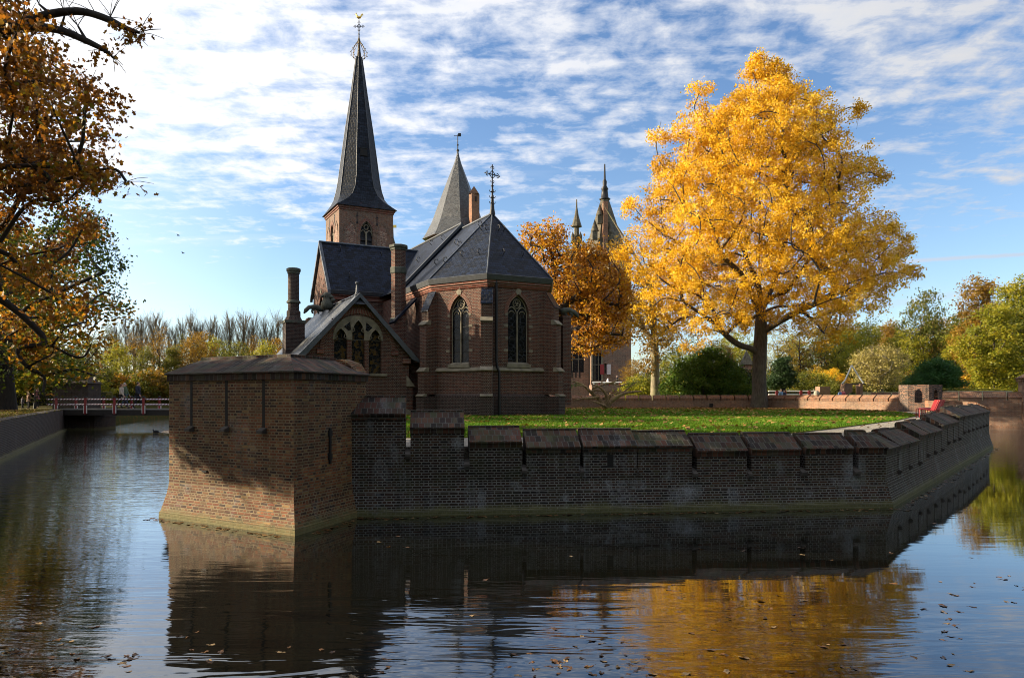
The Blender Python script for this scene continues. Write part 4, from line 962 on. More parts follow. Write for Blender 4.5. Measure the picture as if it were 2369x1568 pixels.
g2_=at(757,695,40.0); mb=MB(); mb.lathe(g2_,[(.0,.44),(.15,.43),(.22,.32),(.24,.2),(.21,.08),(.26,0),(.34,-.15),(.36,-.4),(.2,-.5)],12)
for dx,dz,r in ((-.24,.22,.09),(.26,.18,.12),(.34,.0,.14),(-.1,.0,.08)): mb.lathe(g2_+Vector((dx,-.1,dz)),[(0,-r),(r*.8,-r*.5),(r,0),(r*.8,r*.5),(0,r)],8)
mb.lathe(g2_+Vector((-.06,-.24,.2)),[(0,-.05),(.05,0),(0,.06)],6); mb.build('carved_figure',MSTN,church)
# ------------------------------------------------------------------ trees: a branching skeleton grown towards bough centres, and thousands of single leaves
def leaves(name,pos,nrm,size,tone,mat,parent,seed=0,aspect=.72,jit=.8,lobes=False):
    rng=np.random.default_rng(seed); n=len(pos)
    d=rng.normal(size=(n,3)); d/=np.linalg.norm(d,axis=1)[:,None]
    nn=nrm*(1-jit)+d*jit; nn/=np.maximum(np.linalg.norm(nn,axis=1),1e-6)[:,None]
    a=rng.normal(size=(n,3)); u=np.cross(nn,a); u/=np.maximum(np.linalg.norm(u,axis=1),1e-6)[:,None]; v=np.cross(nn,u)
    s=(size*rng.uniform(.65,1.3,n))[:,None]
    if lobes:
        ring=[(0,-.5,0),(.30,-.32,.03),(.20,-.05,.0),(.48,.08,.05),(.22,.22,0),(0,.52,-.03),(-.22,.22,0),(-.48,.08,.05),(-.20,-.05,0),(-.30,-.32,.03)]
    else:
        ring=[(0,-.5,0),(aspect*.5,-.02,.10),(0,.5,-.04),(-aspect*.5,-.02,.10)]
    k=len(ring); V=np.empty((n,k,3),'f')
    for j,(x,y,z) in enumerate(ring): V[:,j]=pos+u*s*x+v*s*y+nn*s*z
    me=bpy.data.meshes.new(name); me.vertices.add(n*k); me.vertices.foreach_set('co',V.ravel())
    me.loops.add(n*k); me.loops.foreach_set('vertex_index',np.arange(n*k,dtype='i'))
    me.polygons.add(n); me.polygons.foreach_set('loop_start',np.arange(0,n*k,k,dtype='i'))
    at_=me.attributes.new('tone','FLOAT','FACE'); at_.data.foreach_set('value',np.clip(tone,0,1).astype('f'))
    me.update(calc_edges=True)
    return link(name,me,mat,parent)

def skeleton(trunk,limbs,targets,seed=0,up=.35,wob=.12):
    """trunk/limbs: polylines of Vectors; every target gets a curved branch from the nearest suitable node"""
    rnd=random.Random(seed); nodes=[]; par=[]; 
    def add(p,q): nodes.append(Vector(p)); par.append(q); return len(nodes)-1
    i=-1
    for p in trunk: i=add(p,i)
    for L in limbs:
        j=min(range(len(nodes)),key=lambda k:(nodes[k]-L[0]).length)
        for p in L[1:]: j=add(p,j)
    N0=len(nodes); base=trunk[0]
    order=sorted(range(len(targets)),key=lambda k:(targets[k]-trunk[min(len(trunk)-1,len(trunk)//2)]).length)
    arr=np.array([tuple(p) for p in nodes])
    tipnode={}
    for k in order:
        c=targets[k]; cc=np.array(c)
        dv=cc-arr; d=np.linalg.norm(dv,axis=1); pen=np.maximum(0,-dv[:,2]+d*.15)*1.1
        low=np.where(np.arange(len(arr))<2,99,0)
        j=int(np.argmin(d+pen+low)); a=nodes[j]; L=(c-a).length
        m=max(1,min(5,int(L/.9)))
        pa=nodes[par[j]] if par[j]>=0 else a-Vector((0,0,1)); t0=(a-pa).normalized() if (a-pa).length>1e-6 else Vector((0,0,1))
        new=[]
        for s in range(1,m+1):
            f=s/m
            p=a.lerp(c,f)+t0*L*.22*f*(1-f)*2+Vector((0,0,up*L*.25*math.sin(math.pi*f)))
            if s<m: p+=Vector((rnd.gauss(0,1),rnd.gauss(0,1),rnd.gauss(0,1)))*wob*L/m*.5
            j=add(p,j); new.append(tuple(p))
        arr=np.vstack([arr,np.array(new)]); tipnode[k]=j
    cnt=[0]*len(nodes)
    for k in range(len(nodes)-1,-1,-1):
        if cnt[k]==0: cnt[k]=1
        if par[k]>=0: cnt[par[k]]+=cnt[k]
    return nodes,par,cnt
def skel_mesh(name,nodes,par,cnt,r0,mat,parent,power=.5,rmin=.012,sides=6,flare=1.5,twigs=0,seed=0,tl=.9,smooth=False):
    mx=cnt[0]; rad=[max(rmin,r0*(c/mx)**power) for c in cnt]
    ch={}
    for k,p in enumerate(par):
        if p>=0: ch.setdefault(p,[]).append(k)
    mb=MB(); done=set(); rnd=random.Random(seed+5)
    starts=[0]+[k for k in range(1,len(nodes)) if par[k]>=0 and max(ch[par[k]],key=lambda x:cnt[x])!=k]
    for s in starts:
        line=[nodes[par[s]]] if par[s]>=0 else []; rr=[min(rad[par[s]],rad[s]*1.15)] if par[s]>=0 else []
        k=s
        while True:
            line.append(nodes[k]); rr.append(rad[k])
            if k not in ch: break
            k=max(ch[k],key=lambda x:cnt[x])
        if s==0:
            line=[line[0]-Vector((0,0,.3))]+line; rr=[rr[0]*flare*1.15]+rr; rr[1]*=flare
            rr[2]*=1+(flare-1)*.25
        if len(line)>2 and smooth:
            for _ in range(2):
                L2=[line[0]]; R2=[rr[0]]
                for q in range(len(line)-1):
                    L2+=[line[q].lerp(line[q+1],.25),line[q].lerp(line[q+1],.75)]; R2+=[rr[q]*.75+rr[q+1]*.25,rr[q]*.25+rr[q+1]*.75]
                line=L2+[line[-1]]; rr=R2+[rr[-1]]
        if len(line)>1:
            rr[-1]*=.6
            mb.tube(line,rr,sides if rr[0]>.05 else 4,cap=False)
    tips=[k for k in range(len(nodes)) if k not in ch]
    for k in tips:
        d=(nodes[k]-nodes[par[k]]).normalized()
        for _ in range(twigs):
            v=(d+Vector((rnd.gauss(0,.5),rnd.gauss(0,.5),rnd.gauss(.1,.5)))).normalized(); L=tl*rnd.uniform(.5,1.2)
            mb.tube([nodes[k],nodes[k]+v*L*.5+Vector((0,0,.03)),nodes[k]+v*L],[rmin,rmin*.8,rmin*.5],3,cap=False)
    return mb.build(name,mat,parent)
def clumps(centers,radii,nsub,nleaf,sub_r,seed,flat=.75,out=None,shell=.55):
    """leaf positions: each bough holds sub-clumps near its surface, each sub-clump a handful of leaves"""
    rng=np.random.default_rng(seed); C_=np.asarray(centers,float); n=len(C_); R_=np.asarray(radii,float)
    if R_.ndim==1: R_=np.stack([R_,R_,R_*flat],1)
    d=rng.normal(size=(n,nsub,3)); d/=np.linalg.norm(d,axis=2)[...,None]
    r=rng.uniform(shell**2,1,(n,nsub,1))**.5
    sc=C_[:,None,:]+d*r*R_[:,None,:]
    sc=sc.reshape(-1,3); ct=rng.uniform(0,1,len(sc))
    g=rng.normal(size=(len(sc),nleaf,3))*np.array([1,1,.8])*sub_r*.55
    pos=(sc[:,None,:]+g).reshape(-1,3); nrm=np.repeat(d.reshape(-1,3)*.6+np.array([0,0,.5]),nleaf,0)
    bt=np.repeat(np.repeat(rng.uniform(0,1,n),nsub),nleaf); ctl=np.repeat(ct,nleaf)
    return pos,nrm,bt,ctl,rng.uniform(0,1,len(pos))

BARK=m_bark('grey brown bark',(.035,.028,.022),(.10,.085,.065)); BARKD=m_bark('dark bark',(.012,.010,.009),(.035,.028,.022)); BARKL=m_bark('pale bark',(.10,.085,.055),(.26,.22,.14))
YEL=m_leaf('yellow maple leaf',[(0,(.16,.14,.014)),(.14,(.38,.22,.014)),(.35,(.68,.41,.02)),(.6,(.82,.53,.035)),(.82,(.85,.61,.065)),(1,(.50,.44,.05))],.5)
ORA=m_leaf('orange oak leaf',[(0,(.12,.06,.014)),(.25,(.26,.11,.016)),(.5,(.44,.20,.02)),(.75,(.56,.31,.026)),(.9,(.50,.36,.035)),(1,(.20,.19,.028))],.5)
RUS=m_leaf('rust brown oak leaf',[(0,(.06,.032,.012)),(.3,(.15,.062,.014)),(.55,(.27,.11,.016)),(.72,(.34,.19,.022)),(.88,(.15,.15,.02)),(1,(.075,.10,.014))],.55)
GRN=m_leaf('olive leaf',[(0,(.045,.055,.010)),(.4,(.09,.11,.015)),(.7,(.16,.16,.02)),(.9,(.30,.21,.022)),(1,(.36,.18,.02))],.48)
OLV=m_leaf('dull green oak leaf',[(0,(.025,.045,.010)),(.4,(.05,.085,.013)),(.7,(.085,.115,.016)),(.9,(.16,.16,.02)),(1,(.24,.13,.02))],.5)
GRY=m_leaf('yellow green leaf',[(0,(.09,.115,.012)),(.4,(.21,.23,.02)),(.7,(.35,.32,.028)),(1,(.46,.33,.027))],.5)
BRO=m_leaf('golden brown leaf',[(0,(.11,.065,.015)),(.4,(.22,.13,.02)),(.7,(.32,.19,.022)),(1,(.17,.16,.02))],.45)
PAL=m_leaf('pale straw leaf',[(0,(.22,.19,.07)),(.5,(.36,.31,.11)),(1,(.48,.42,.13))],.4)
DGR=m_leaf('dark needle',[(0,(.012,.028,.010)),(.5,(.022,.050,.013)),(1,(.045,.085,.02))],.2)
PIN=m_leaf('pine needle',[(0,(.025,.080,.025)),(.5,(.05,.14,.038)),(1,(.12,.23,.045))],.3)
YEW=m_leaf('yew needle',[(0,(.04,.08,.014)),(.5,(.09,.17,.02)),(1,(.19,.26,.03))],.35)

def rpx(table,y):
    ys=[a for a,b in table]; return float(np.interp(y,ys,[b for a,b in table]))
# ---- the great golden tree on the lawn
Z0=56.0; TXP=1757
LT=[(118,1748),(160,1712),(200,1690),(240,1655),(300,1555),(360,1525),(430,1475),(480,1452),(530,1440),(590,1418),(640,1425),(700,1440),(760,1490),(800,1540),(830,1600)]
RT=[(118,1762),(150,1808),(185,1846),(220,1880),(270,1945),(340,1975),(400,2025),(440,2010),(490,1990),(540,2080),(600,2095),(650,2090),(700,2055),(760,1995),(800,1900),(830,1840)]
maple=empty('maple_tree',at(TXP,943,Z0),'huge golden yellow tree with a massive trunk standing on the lawn','tree')
rng=np.random.default_rng(11); cs=[]; rs=[]
tries=0
while len(cs)<330 and tries<60000:
    tries+=1
    y=rng.uniform(128,835); xl,xr=rpx(LT,y),rpx(RT,y); ax=TXP*.6+.4*(xl+xr)/2
    th=rng.uniform(0,2*math.pi); rr=rng.uniform(.12,1)**.5
    c_,s_=math.cos(th),math.sin(th); Rx=(xr-ax) if c_>0 else (ax-xl); rad=.032*(.72+.5*min(1,(y-118)/320))*42
    rad=min(rad,1.75); marg=max(.25,1-rad*F/Z0/max(Rx,1)*.8)
    p=at(ax+Rx*c_*rr*marg,y+rad*F/Z0*.3,Z0); Ry=.5*(xr-xl)*Z0/F*.92
    p.y=Z0+Ry*s_*rr*marg
    p.z=CAMZ-(y+10-HZ)*Z0/F
    hole=math.sin(p.x*.9+1.3)*math.cos(p.z*.8+p.y*.5)
    if y>230 and hole<-.55: continue
    if y>600 and hole<(.02 if y>660 else -.3): continue
    if y>735 and 1600<CX+p.x*F/Z0<1880: continue
    if any((p-q).length<(rad+r2)*.52 for q,r2 in zip(cs,rs)): continue
    cs.append(p); rs.append(rad)
# the two outlying crests of the outline
for (px,py,dy,r) in ((1612,222,-1,.95),(1600,262,0,1.2),(1640,290,1,1.2),(1570,310,0,1.1),(1755,136,0,.55),(1745,160,.5,.8),(1788,160,0,.7),(1806,178,-.5,.8),(1990,255,0,.7),(2035,412,0,.8),(2012,380,.5,.9),(2098,570,0,.75),(2080,590,1,.9),(2092,640,-1,.8),(1440,590,0,.9),(1470,470,1,.9),(1520,318,0,.8),(1528,385,0,.8),(2062,530,0,.6)):
    p=at(px,py,Z0); p.y+=dy; cs.append(p); rs.append(r)
tk=[at(TXP,943,Z0),at(TXP,915,Z0),at(TXP-1,870,Z0),at(TXP+1,820,Z0),at(TXP+3,770,Z0),at(TXP+4,720,Z0),at(TXP+2,660,Z0),at(TXP-2,590,Z0),at(TXP+2,510,Z0),at(TXP,420,Z0),at(TXP-2,320,Z0),at(TXP,210,Z0)]
def limb(pts): return [Vector((at(x,y,Z0).x,Z0+dy,at(x,y,Z0).z)) for x,y,dy in pts]
lim=[limb([(TXP,800,0),(1735,806,-.3),(1700,800,-.8),(1668,778,-1.2),(1640,752,-1.6),(1600,728,-2),(1560,705,-2.2)]),
     limb([(TXP+4,730,0),(1742,705,-.6),(1722,672,-1.2),(1698,640,-1.7),(1670,620,-2),(1640,600,-2.4)]),
     limb([(TXP+4,730,0),(1782,690,.6),(1806,640,1.0),(1825,570,1.2),(1850,480,1.3)]),
     limb([(TXP+3,770,0),(1800,742,-.8),(1850,715,-1.5),(1910,690,-2.0),(1970,660,-2.2)]),
     limb([(TXP+4,720,0),(1775,680,1.6),(1770,620,3),(1760,540,4)]),
     limb([(TXP,640,0),(1735,590,.9),(1715,520,1.5),(1690,430,2)]),
     limb([(TXP+4,720,0),(1740,690,2),(1690,650,4),(1620,600,6)]),
     limb([(TXP+4,720,0),(1800,690,3),(1880,640,5),(1950,580,6)])]
nd=skeleton(tk,lim,cs,3,up=.5); skel_mesh('trunk',*nd,.52,BARK,maple,power=.5,rmin=.018,sides=9,flare=1.35,twigs=2,tl=1.2,smooth=True)
pos,nrm,bt,ct,lt=clumps(cs,rs,17,40,.36,5,flat=.85,shell=.40)
leaves('crown',pos,nrm,.132,.46*bt+.26*ct+.42*lt-.10,YEL,maple,1,aspect=.95,jit=.7)

# ---- near oak whose branches reach in from the left
oak=empty('oak_tree',(-22,20.5,1.3),'near oak with rust brown leaves reaching in over the water from the left edge','tree')
RTAB=[(60,40),(100,90),(135,130),(165,190),(200,225),(240,235),(290,225),(330,225),(400,215),(450,215),(500,215),(540,205),(580,175),(640,140),(700,140),(760,165),(840,180),(880,165),(905,110)]
rng=np.random.default_rng(21); cs=[]; rs=[]; tries=0
def zray(x): return 1.25+.373*(-5-x)
while len(cs)<250 and tries<60000:
    tries+=1
    y=rng.uniform(-500,905); d=rng.uniform(14.5,25); xr=rpx(RTAB,y) if y>60 else rng.uniform(-60,60)*0+20; px=xr-rng.uniform(0,1)**1.5*1400-18*15/d
    p=at(px,y,d); rad=rng.uniform(.45,.85)
    if p.x<-32: continue
    if p.y<20.5 and p.z<zray(p.x)+1.25: continue
    if math.sin(p.x*1.3+p.y*.7)*math.cos(p.z*1.1)<-.45: continue
    if y<105 and px>50: continue
    if p.y>22.5 and p.x<-20: continue
    if (p-Vector((-20,17,9))).length>14: continue
    if any((p-q).length<(rad+r2)*.66 for q,r2 in zip(cs,rs)): continue
    cs.append(p); rs.append(rad)
nsh=0
while nsh<84:                         # the outer boughs whose shade falls on the upper half of the bastion
    u=rng.uniform(-.1,1.1); fx=L_.x+(N_.x-L_.x)*u; fy=L_.y+(N_.y-L_.y)*u
    fz=rng.uniform(1.8,2.75) if nsh%6 else rng.uniform(1.15,1.7); x=rng.uniform(-27,-15); q=fx-x
    p=Vector((x,fy-SUN_DIR.y/SUN_DIR.x*q,fz+math.tan(SUN_EL)*q*math.sqrt(1+(SUN_DIR.y/SUN_DIR.x)**2)))
    if p.x/p.y>-.80: continue
    if math.sin(fx*4+fz*5)*math.cos(fz*7-fx*2)<-.55: continue
    cs.append(p); rs.append(rng.uniform(.2,.36)); nsh+=1
low=[]
for (px,py,d) in ((150,470,19),(230,400,18),(268,385,17.5),(292,420,17.5),(120,820,20),(170,850,20.5),(215,868,21),(60,850,20),(30,800,20),(100,905,20),(210,800,21),(150,760,20)):
    low.append(at(px,py,d))
tops=[at(px,py,15.5) for px,py in ((60,55),(130,70),(190,92),(240,120),(262,135),(150,35),(220,30),(270,60),(300,72),(322,75),(40,20),(20,70),(90,10),(180,60),(255,40))]
tk=[Vector((-22,20.5,1.2)),Vector((-22,20.5,3)),Vector((-21.8,20.3,6)),Vector((-21.2,19.6,9)),Vector((-20.3,17,13)),Vector((-20.2,17,17))]
V=Vector
lim=[[V((-21.8,20.3,6)),V((-18.5,17.5,6.6)),at(0,560,18.5),at(60,640,19)],[V((-21.9,20.4,5)),V((-18,18,4.6)),at(0,690,20),at(60,735,20.3),at(120,800,20.6),at(190,835,21)],
     [V((-21.2,19.6,9)),V((-17.5,16.8,9.3)),at(0,330,17),at(70,380,17.3),at(130,420,17.5)],[V((-21.2,19.6,9)),V((-17,16,9.8)),at(0,80,15.5),at(55,52,15.5),at(115,32,15.5),at(185,24,15.5),at(245,42,15.5),at(290,66,15.5),at(320,76,15.5)],[V((-20.3,17,10)),V((-17,15.6,10.2)),at(60,60,15.5),at(140,68,15.5),at(200,95,15.5),at(250,120,15.5)]]
nd=skeleton(tk,lim,cs+low+tops,8,up=.15,wob=.16); skel_mesh('trunk',*nd,.46,BARKD,oak,power=.52,rmin=.010,sides=8,flare=1.3,twigs=4,tl=.6,smooth=True)
C2=cs+low+tops; R2_=rs+[.42]*len(low)+[.32]*len(tops)
pos,nrm,bt,ct,lt=clumps(cs,rs,13,20,.30,6,flat=.8,shell=.3)
lt_=[tops[k] for k in (0,3,8,9,10,11)]
p2,n2,b2,c2_,l2=clumps(low+lt_,[.5]*len(low)+[.22]*len(lt_),5,7,.24,7)
pos=np.vstack([pos,p2]); nrm=np.vstack([nrm,n2]); bt=np.r_[bt,b2]; ct=np.r_[ct,c2_]; lt=np.r_[lt,l2]
leaves('crown',pos,nrm,.12,.30*bt+.25*ct+.45*lt+.38*np.clip((7.5-pos[:,2])/5,0,1),RUS,oak,2,jit=.85,lobes=True)

# ---- generic trees: a few prototypes, every other tree a turned and scaled copy with its own leaf colour
def proto_tree(h,cw,seed,kind,leaf,mat,bark,nb=60,nsub=14,nl=14,trunk_h=.25,r0=None,lean=0.0,flat=.8,sub=.5,top=1.0,skirt=.5,twigs=2):
    """tree standing at the origin, height h, crown half width cw"""
    rng=np.random.default_rng(seed); cs=[]; rs=[]; zb=h*trunk_h; tries=0
    rad0=cw*(.30 if nb<80 else .24)
    while len(cs)<nb and tries<20000:
        tries+=1
        f=rng.uniform(0,1); 
        if kind=='round': prof=math.sin(math.pi*(.12+.86*f)**.85)**.7
        elif kind=='column': prof=(math.sin(math.pi*(.10+.88*f)))**.5*(.9+.2*math.sin(f*9+seed))
        elif kind=='cone': prof=(1-f)**.75+.05
        elif kind=='dome': prof=math.sqrt(max(0,1-f**2))
        else: prof=1
        th=rng.uniform(0,2*math.pi); rr=rng.uniform(.05,1)**.5; lob=.82+.25*math.sin(th*3+seed+f*4)
        rad=rad0*rng.uniform(.7,1.15)
        p=Vector((cw*prof*rr*lob*math.cos(th)+lean*f*h,cw*prof*rr*lob*math.sin(th),zb+(h-zb)*f*.97))
        if any((p-q).length<(rad+r2)*.5 for q,r2 in zip(cs,rs)): continue
        cs.append(p); rs.append(rad)
    tk=[Vector((lean*h*f*f,0,h*f*.8)) for f in (0,.08,.2,.35,.5,.65,.8,1)]
    root=empty('tree',(0,0,0))
    nd=skeleton(tk,[],cs,seed,up=.4); skel_mesh('trunk',*nd,r0 or h*.018,bark,root,power=.5,rmin=h*.0016,sides=6,flare=1.3,twigs=twigs,tl=cw*.18,seed=seed)
    if nsub:
        pos,nrm,bt,ct,lt=clumps(cs,rs,nsub,nl,sub,seed+1,flat=flat,shell=.4)
        leaves('crown',pos,nrm,leaf,.3*bt+.3*ct+.45*lt-.03,mat,root,seed,jit=.75)
    return root
PROTO={}
def place(key,name,label,cat,px,d,top,base_z=1.12,group=None,mat=None,rz=0.0,wide=1.0,dx=0):
    o,h=PROTO[key]
    c=copy_tree(o); c.name=name
    H=CAMZ-(top-HZ)*d/F-base_z; s=H/h
    x=(px-CX)*d/F
    c.location=(x,d,base_z); c.rotation_euler=(0,0,rz); c.scale=(s*wide,s*wide,s)
    c['label']=label; c['category']=cat
    if group: c['group']=group
    for ch in c.children:
        ch.name=ch.name.split('.')[0]
        if mat and ch.name.startswith('crown'):
            ch.material_slots[0].link='OBJECT'; ch.material_slots[0].material=mat
    return c
def proto(key,h,*a,**k): PROTO[key]=(proto_tree(h,*a,**k),h)
proto('broad',14.0,5.6,31,'round',.30,GRN,BARKD,nb=75,nsub=9,nl=13,sub=.62,trunk_h=.2,twigs=3)
proto('broad2',14.0,5.0,37,'round',.28,GRN,BARKD,nb=80,nsub=9,nl=12,sub=.6,trunk_h=.15,lean=.03,twigs=3)
proto('tall',18.0,4.6,41,'column',.30,GRY,BARK,nb=90,nsub=13,nl=14,sub=.7,trunk_h=.10)
proto('airy',14.0,4.8,43,'round',.24,BRO,BARKD,nb=85,nsub=5,nl=8,sub=.8,trunk_h=.2,twigs=5)
def bare_poplar(h,seed):
    rnd=random.Random(seed); root=empty('tree',(0,0,0)); mb=MB(); mb.tube([(0,0,-.2),(0,0,h*.3),(.1,0,h*.7),(.1,0,h)],[h*.018,h*.014,h*.007,.015],6)
    for i in range(46):
        z=h*rnd.uniform(.25,.85); a=rnd.uniform(0,6.28); L=h*rnd.uniform(.25,.45)*(1.25-z/h); sp_=rnd.uniform(.22,.5)
        p=Vector((0,0,z)); d=Vector((math.cos(a)*sp_,math.sin(a)*sp_,1)).normalized(); pts=[p,p+d*L*.4+Vector((d.x,d.y,0))*L*.12,p+d*L]
        mb.tube(pts,[.04,.026,.010],4,cap=False)
        for k in range(14):
            f=rnd.uniform(.3,1); q=p+d*L*f; dd=(d+Vector((rnd.gauss(0,.28),rnd.gauss(0,.28),rnd.uniform(0,.3)))).normalized(); mb.tube([q,q+dd*L*rnd.uniform(.2,.5)],[.015,.008],3,cap=False)
    mb.build('trunk',m_bark('poplar bark',(.09,.065,.04),(.17,.13,.08)),root); return root
PROTO['bare']=(bare_poplar(17.0,47),17.0); PROTO['bare2']=(bare_poplar(16.0,48),16.0); PROTO['bare3']=(bare_poplar(17.5,49),17.5)
proto('bush',3.0,2.2,53,'dome',.16,GRN,BARKD,nb=45,nsub=13,nl=14,sub=.35,trunk_h=.06,flat=.9)
rz_=random.Random(4)
# ---- second big tree on the left bank with its trunk in view, and the ones behind it that shade the church
def big_tree(name,label,base,tabL,tabR,ylo,yhi,px0,d,n,rad,leaf,mat,bark,seed,r0,nsub,nl,sub,trunk,limbs=(),twigs=2,depth=.8,rmin=.015,hole=9):
    root=empty(name,base,label,'tree'); rng=np.random.default_rng(seed); cs=[]; rs=[]; tries=0
    while len(cs)<n and tries<40000:
        tries+=1; y=rng.uniform(ylo,yhi); xl,xr=rpx(tabL,y),rpx(tabR,y); ax=(xl+xr)/2; th=rng.uniform(0,2*math.pi); rr=rng.uniform(.03,1)**.5
        r_=rad*rng.uniform(.65,1.15); hw=max(4,(xr-xl)/2-r_*F/d*.8)
        p=at(ax+hw*rr*math.cos(th),y,d); z=p.z; p.y=d+hw*d/F*depth*rr*math.sin(th); p.z=z
        if math.sin(p.x*1.1+seed)*math.cos(p.z*.9+p.y*.6)<-1+hole*.0 and hole<1: continue
        if hole<1 and math.sin(p.x*1.1+seed)*math.cos(p.z*.9+p.y*.6)<hole: continue
        if any((p-q).length<(r_+r2)*.5 for q,r2 in zip(cs,rs)): continue
        cs.append(p); rs.append(r_)
    nd=skeleton(trunk,list(limbs),cs,seed); skel_mesh('trunk',*nd,r0,bark,root,power=.48,rmin=rmin,sides=8,flare=1.35,twigs=twigs,tl=rad*.9,seed=seed)
    pos,nrm,bt,ct,lt=clumps(cs,rs,nsub,nl,sub,seed+1,flat=.75,shell=.4)
    leaves('crown',pos,nrm,leaf,.32*bt+.3*ct+.45*lt-.04,mat,root,seed,jit=.78); return root
b0=at(12,945,46)
big_tree('oak_tree','darker green and gold oak behind the near one, its thick trunk at the left edge',b0,
  [(250,-620),(500,-640),(700,-620),(880,-500)],[(250,40),(330,150),(450,215),(540,262),(600,292),(660,300),(720,262),(780,262),(840,235),(880,150)],300,880,12,46,190,1.35,.21,OLV,BARKD,61,.5,15,15,.6,
  [at(12,945,46),at(12,900,46),at(10,840,46),at(0,760,46),at(-20,660,46),at(-40,540,46),at(-60,430,46)],[[at(10,830,46),at(60,790,45.5),at(130,760,45),at(200,745,45)],[at(0,760,46),at(80,700,45.5),at(170,660,45),at(240,630,45)]],hole=-.55)
for i,(x,y,h,key,m,lab) in enumerate(((-33,33,14.5,'broad',BRO,'tall golden brown tree on the left bank beyond the picture edge'),(-47,60,19,'broad2',GRN,'tall olive tree behind the gate pier on the left bank'),(-48,72,18,'broad',BRO,'broad golden tree far along the left bank path'))):
    c=place(key,'tree',lab,'tree',CX,10,0); s=h/PROTO[key][1]; c.location=(x,y,1.3); c.scale=(s*1.15,s*1.15,s); c.rotation_euler=(0,0,i*2.1)
    for ch in c.children:
        if ch.name.startswith('crown'): ch.material_slots[0].link='OBJECT'; ch.material_slots[0].material=m

# ---- wood across the moat on the left: bare poplars over turning trees
for i in range(24):
    px=262+i*17.5+rz_.uniform(-9,9)
    place(('bare','bare2','bare3')[rz_.randrange(3)],'poplar_tree','bare fan shaped poplar in the row rising behind the left wood','tree',px,150,728+rz_.uniform(-10,26),group='bare poplars behind the left wood',rz=rz_.uniform(0,6),wide=rz_.uniform(.75,1.25))
LEFT=[(205,775,'broad',GRN,100),(243,752,'airy',GRN,98),(272,790,'broad2',GRY,92),(312,772,'airy',BRO,100),(338,800,'broad2',GRN,90),(368,758,'airy',BRO,96),(398,800,'tall',GRN,92),(428,775,'airy',GRN,104),(458,764,'broad',BRO,98),(492,778,'broad2',GRY,102),(520,792,'airy',GRN,96),(552,788,'broad',GRN,95),(585,778,'airy',BRO,104),(614,786,'broad2',GRY,100),(648,780,'broad',BRO,104),(160,800,'broad',GRN,95),(110,790,'broad2',BRO,92),(60,800,'broad',GRN,90),(10,800,'tall',GRN,95),(-40,790,'broad',GRN,92)]
WORD={id(GRN):'olive green',id(GRY):'yellow green',id(BRO):'golden brown',id(ORA):'orange',id(YEL):'bright yellow'}
for i,(px,tp,key,m,d) in enumerate(LEFT):
    place(key,'tree','%s tree in the wood across the water left of the church'%WORD[id(m)],'tree',px,d,tp,mat=m,rz=i*1.7,group='%s trees of the left wood'%WORD[id(m)],wide=.9)
for i in range(16):
    px=168+i*15.5+rz_.uniform(-5,5); m=(GRN,GRY,BRO,ORA,GRN)[i%5]
    place('bush','bush','%s bush on the far bank under the left wood'%WORD[id(m)],'bush',px,86+rz_.uniform(-2,6),868+rz_.uniform(-18,22),mat=m,rz=i*1.1,group='%s bushes on the far bank'%WORD[id(m)],wide=1.1)
for i in range(9):
    px=-10+i*22; place('bush','bush','olive bush of the dark thicket beyond the leaf strewn left bank','bush',px,66+rz_.uniform(0,6),852+rz_.uniform(-12,12),base_z=1.2,mat=GRN if i%2 else GRY,rz=i,group='thicket on the left bank',wide=1.3)

# ---- orange oak and pale trees between the church and the golden tree
b1=at(1280,938,66)
big_tree('oak_tree','orange autumn oak between the church and the golden tree',b1,
  [(505,1225),(540,1190),(580,1185),(640,1240),(700,1265),(760,1290),(800,1300),(830,1310)],[(505,1300),(550,1330),(590,1430),(640,1475),(700,1485),(760,1475),(800,1450),(830,1380)],515,815,1340,66,165,1.2,.24,ORA,BARKD,71,.5,8,13,.45,
  [at(1280,938,66),at(1280,880,66),at(1281,800,66),at(1282,720,66),at(1282,640,66),at(1272,560,66)],[[at(1282,720,66),at(1330,690,65.3),at(1380,700,65),at(1430,705,64.5)],[at(1281,800,66),at(1330,760,65.5),at(1390,770,65.5),at(1440,775,65)]],hole=-.22,twigs=4)
b2=at(1516,935,72)
big_tree('birch_tree','slender pale barked tree with thin gold leaves beside the golden tree',b2,
  [(450,1370),(560,1385),(640,1385),(720,1395),(780,1410),(840,1460)],[(450,1440),(560,1470),(640,1540),(720,1580),(800,1570),(840,1540)],560,850,1510,72,80,1.2,.22,BRO,BARKL,73,.38,9,9,.6,
  [at(1516,935,72),at(1516,860,72),at(1514,790,72),at(1512,730,72),at(1508,660,72),at(1500,600,72)],[[at(1514,800,72),at(1490,765,72),at(1465,745,71.5),at(1430,725,71)],[at(1490,765,72),at(1470,715,72),at(1455,690,72)],[at(1508,660,72),at(1450,560,72),at(1400,480,72)]],hole=-.3,twigs=5)

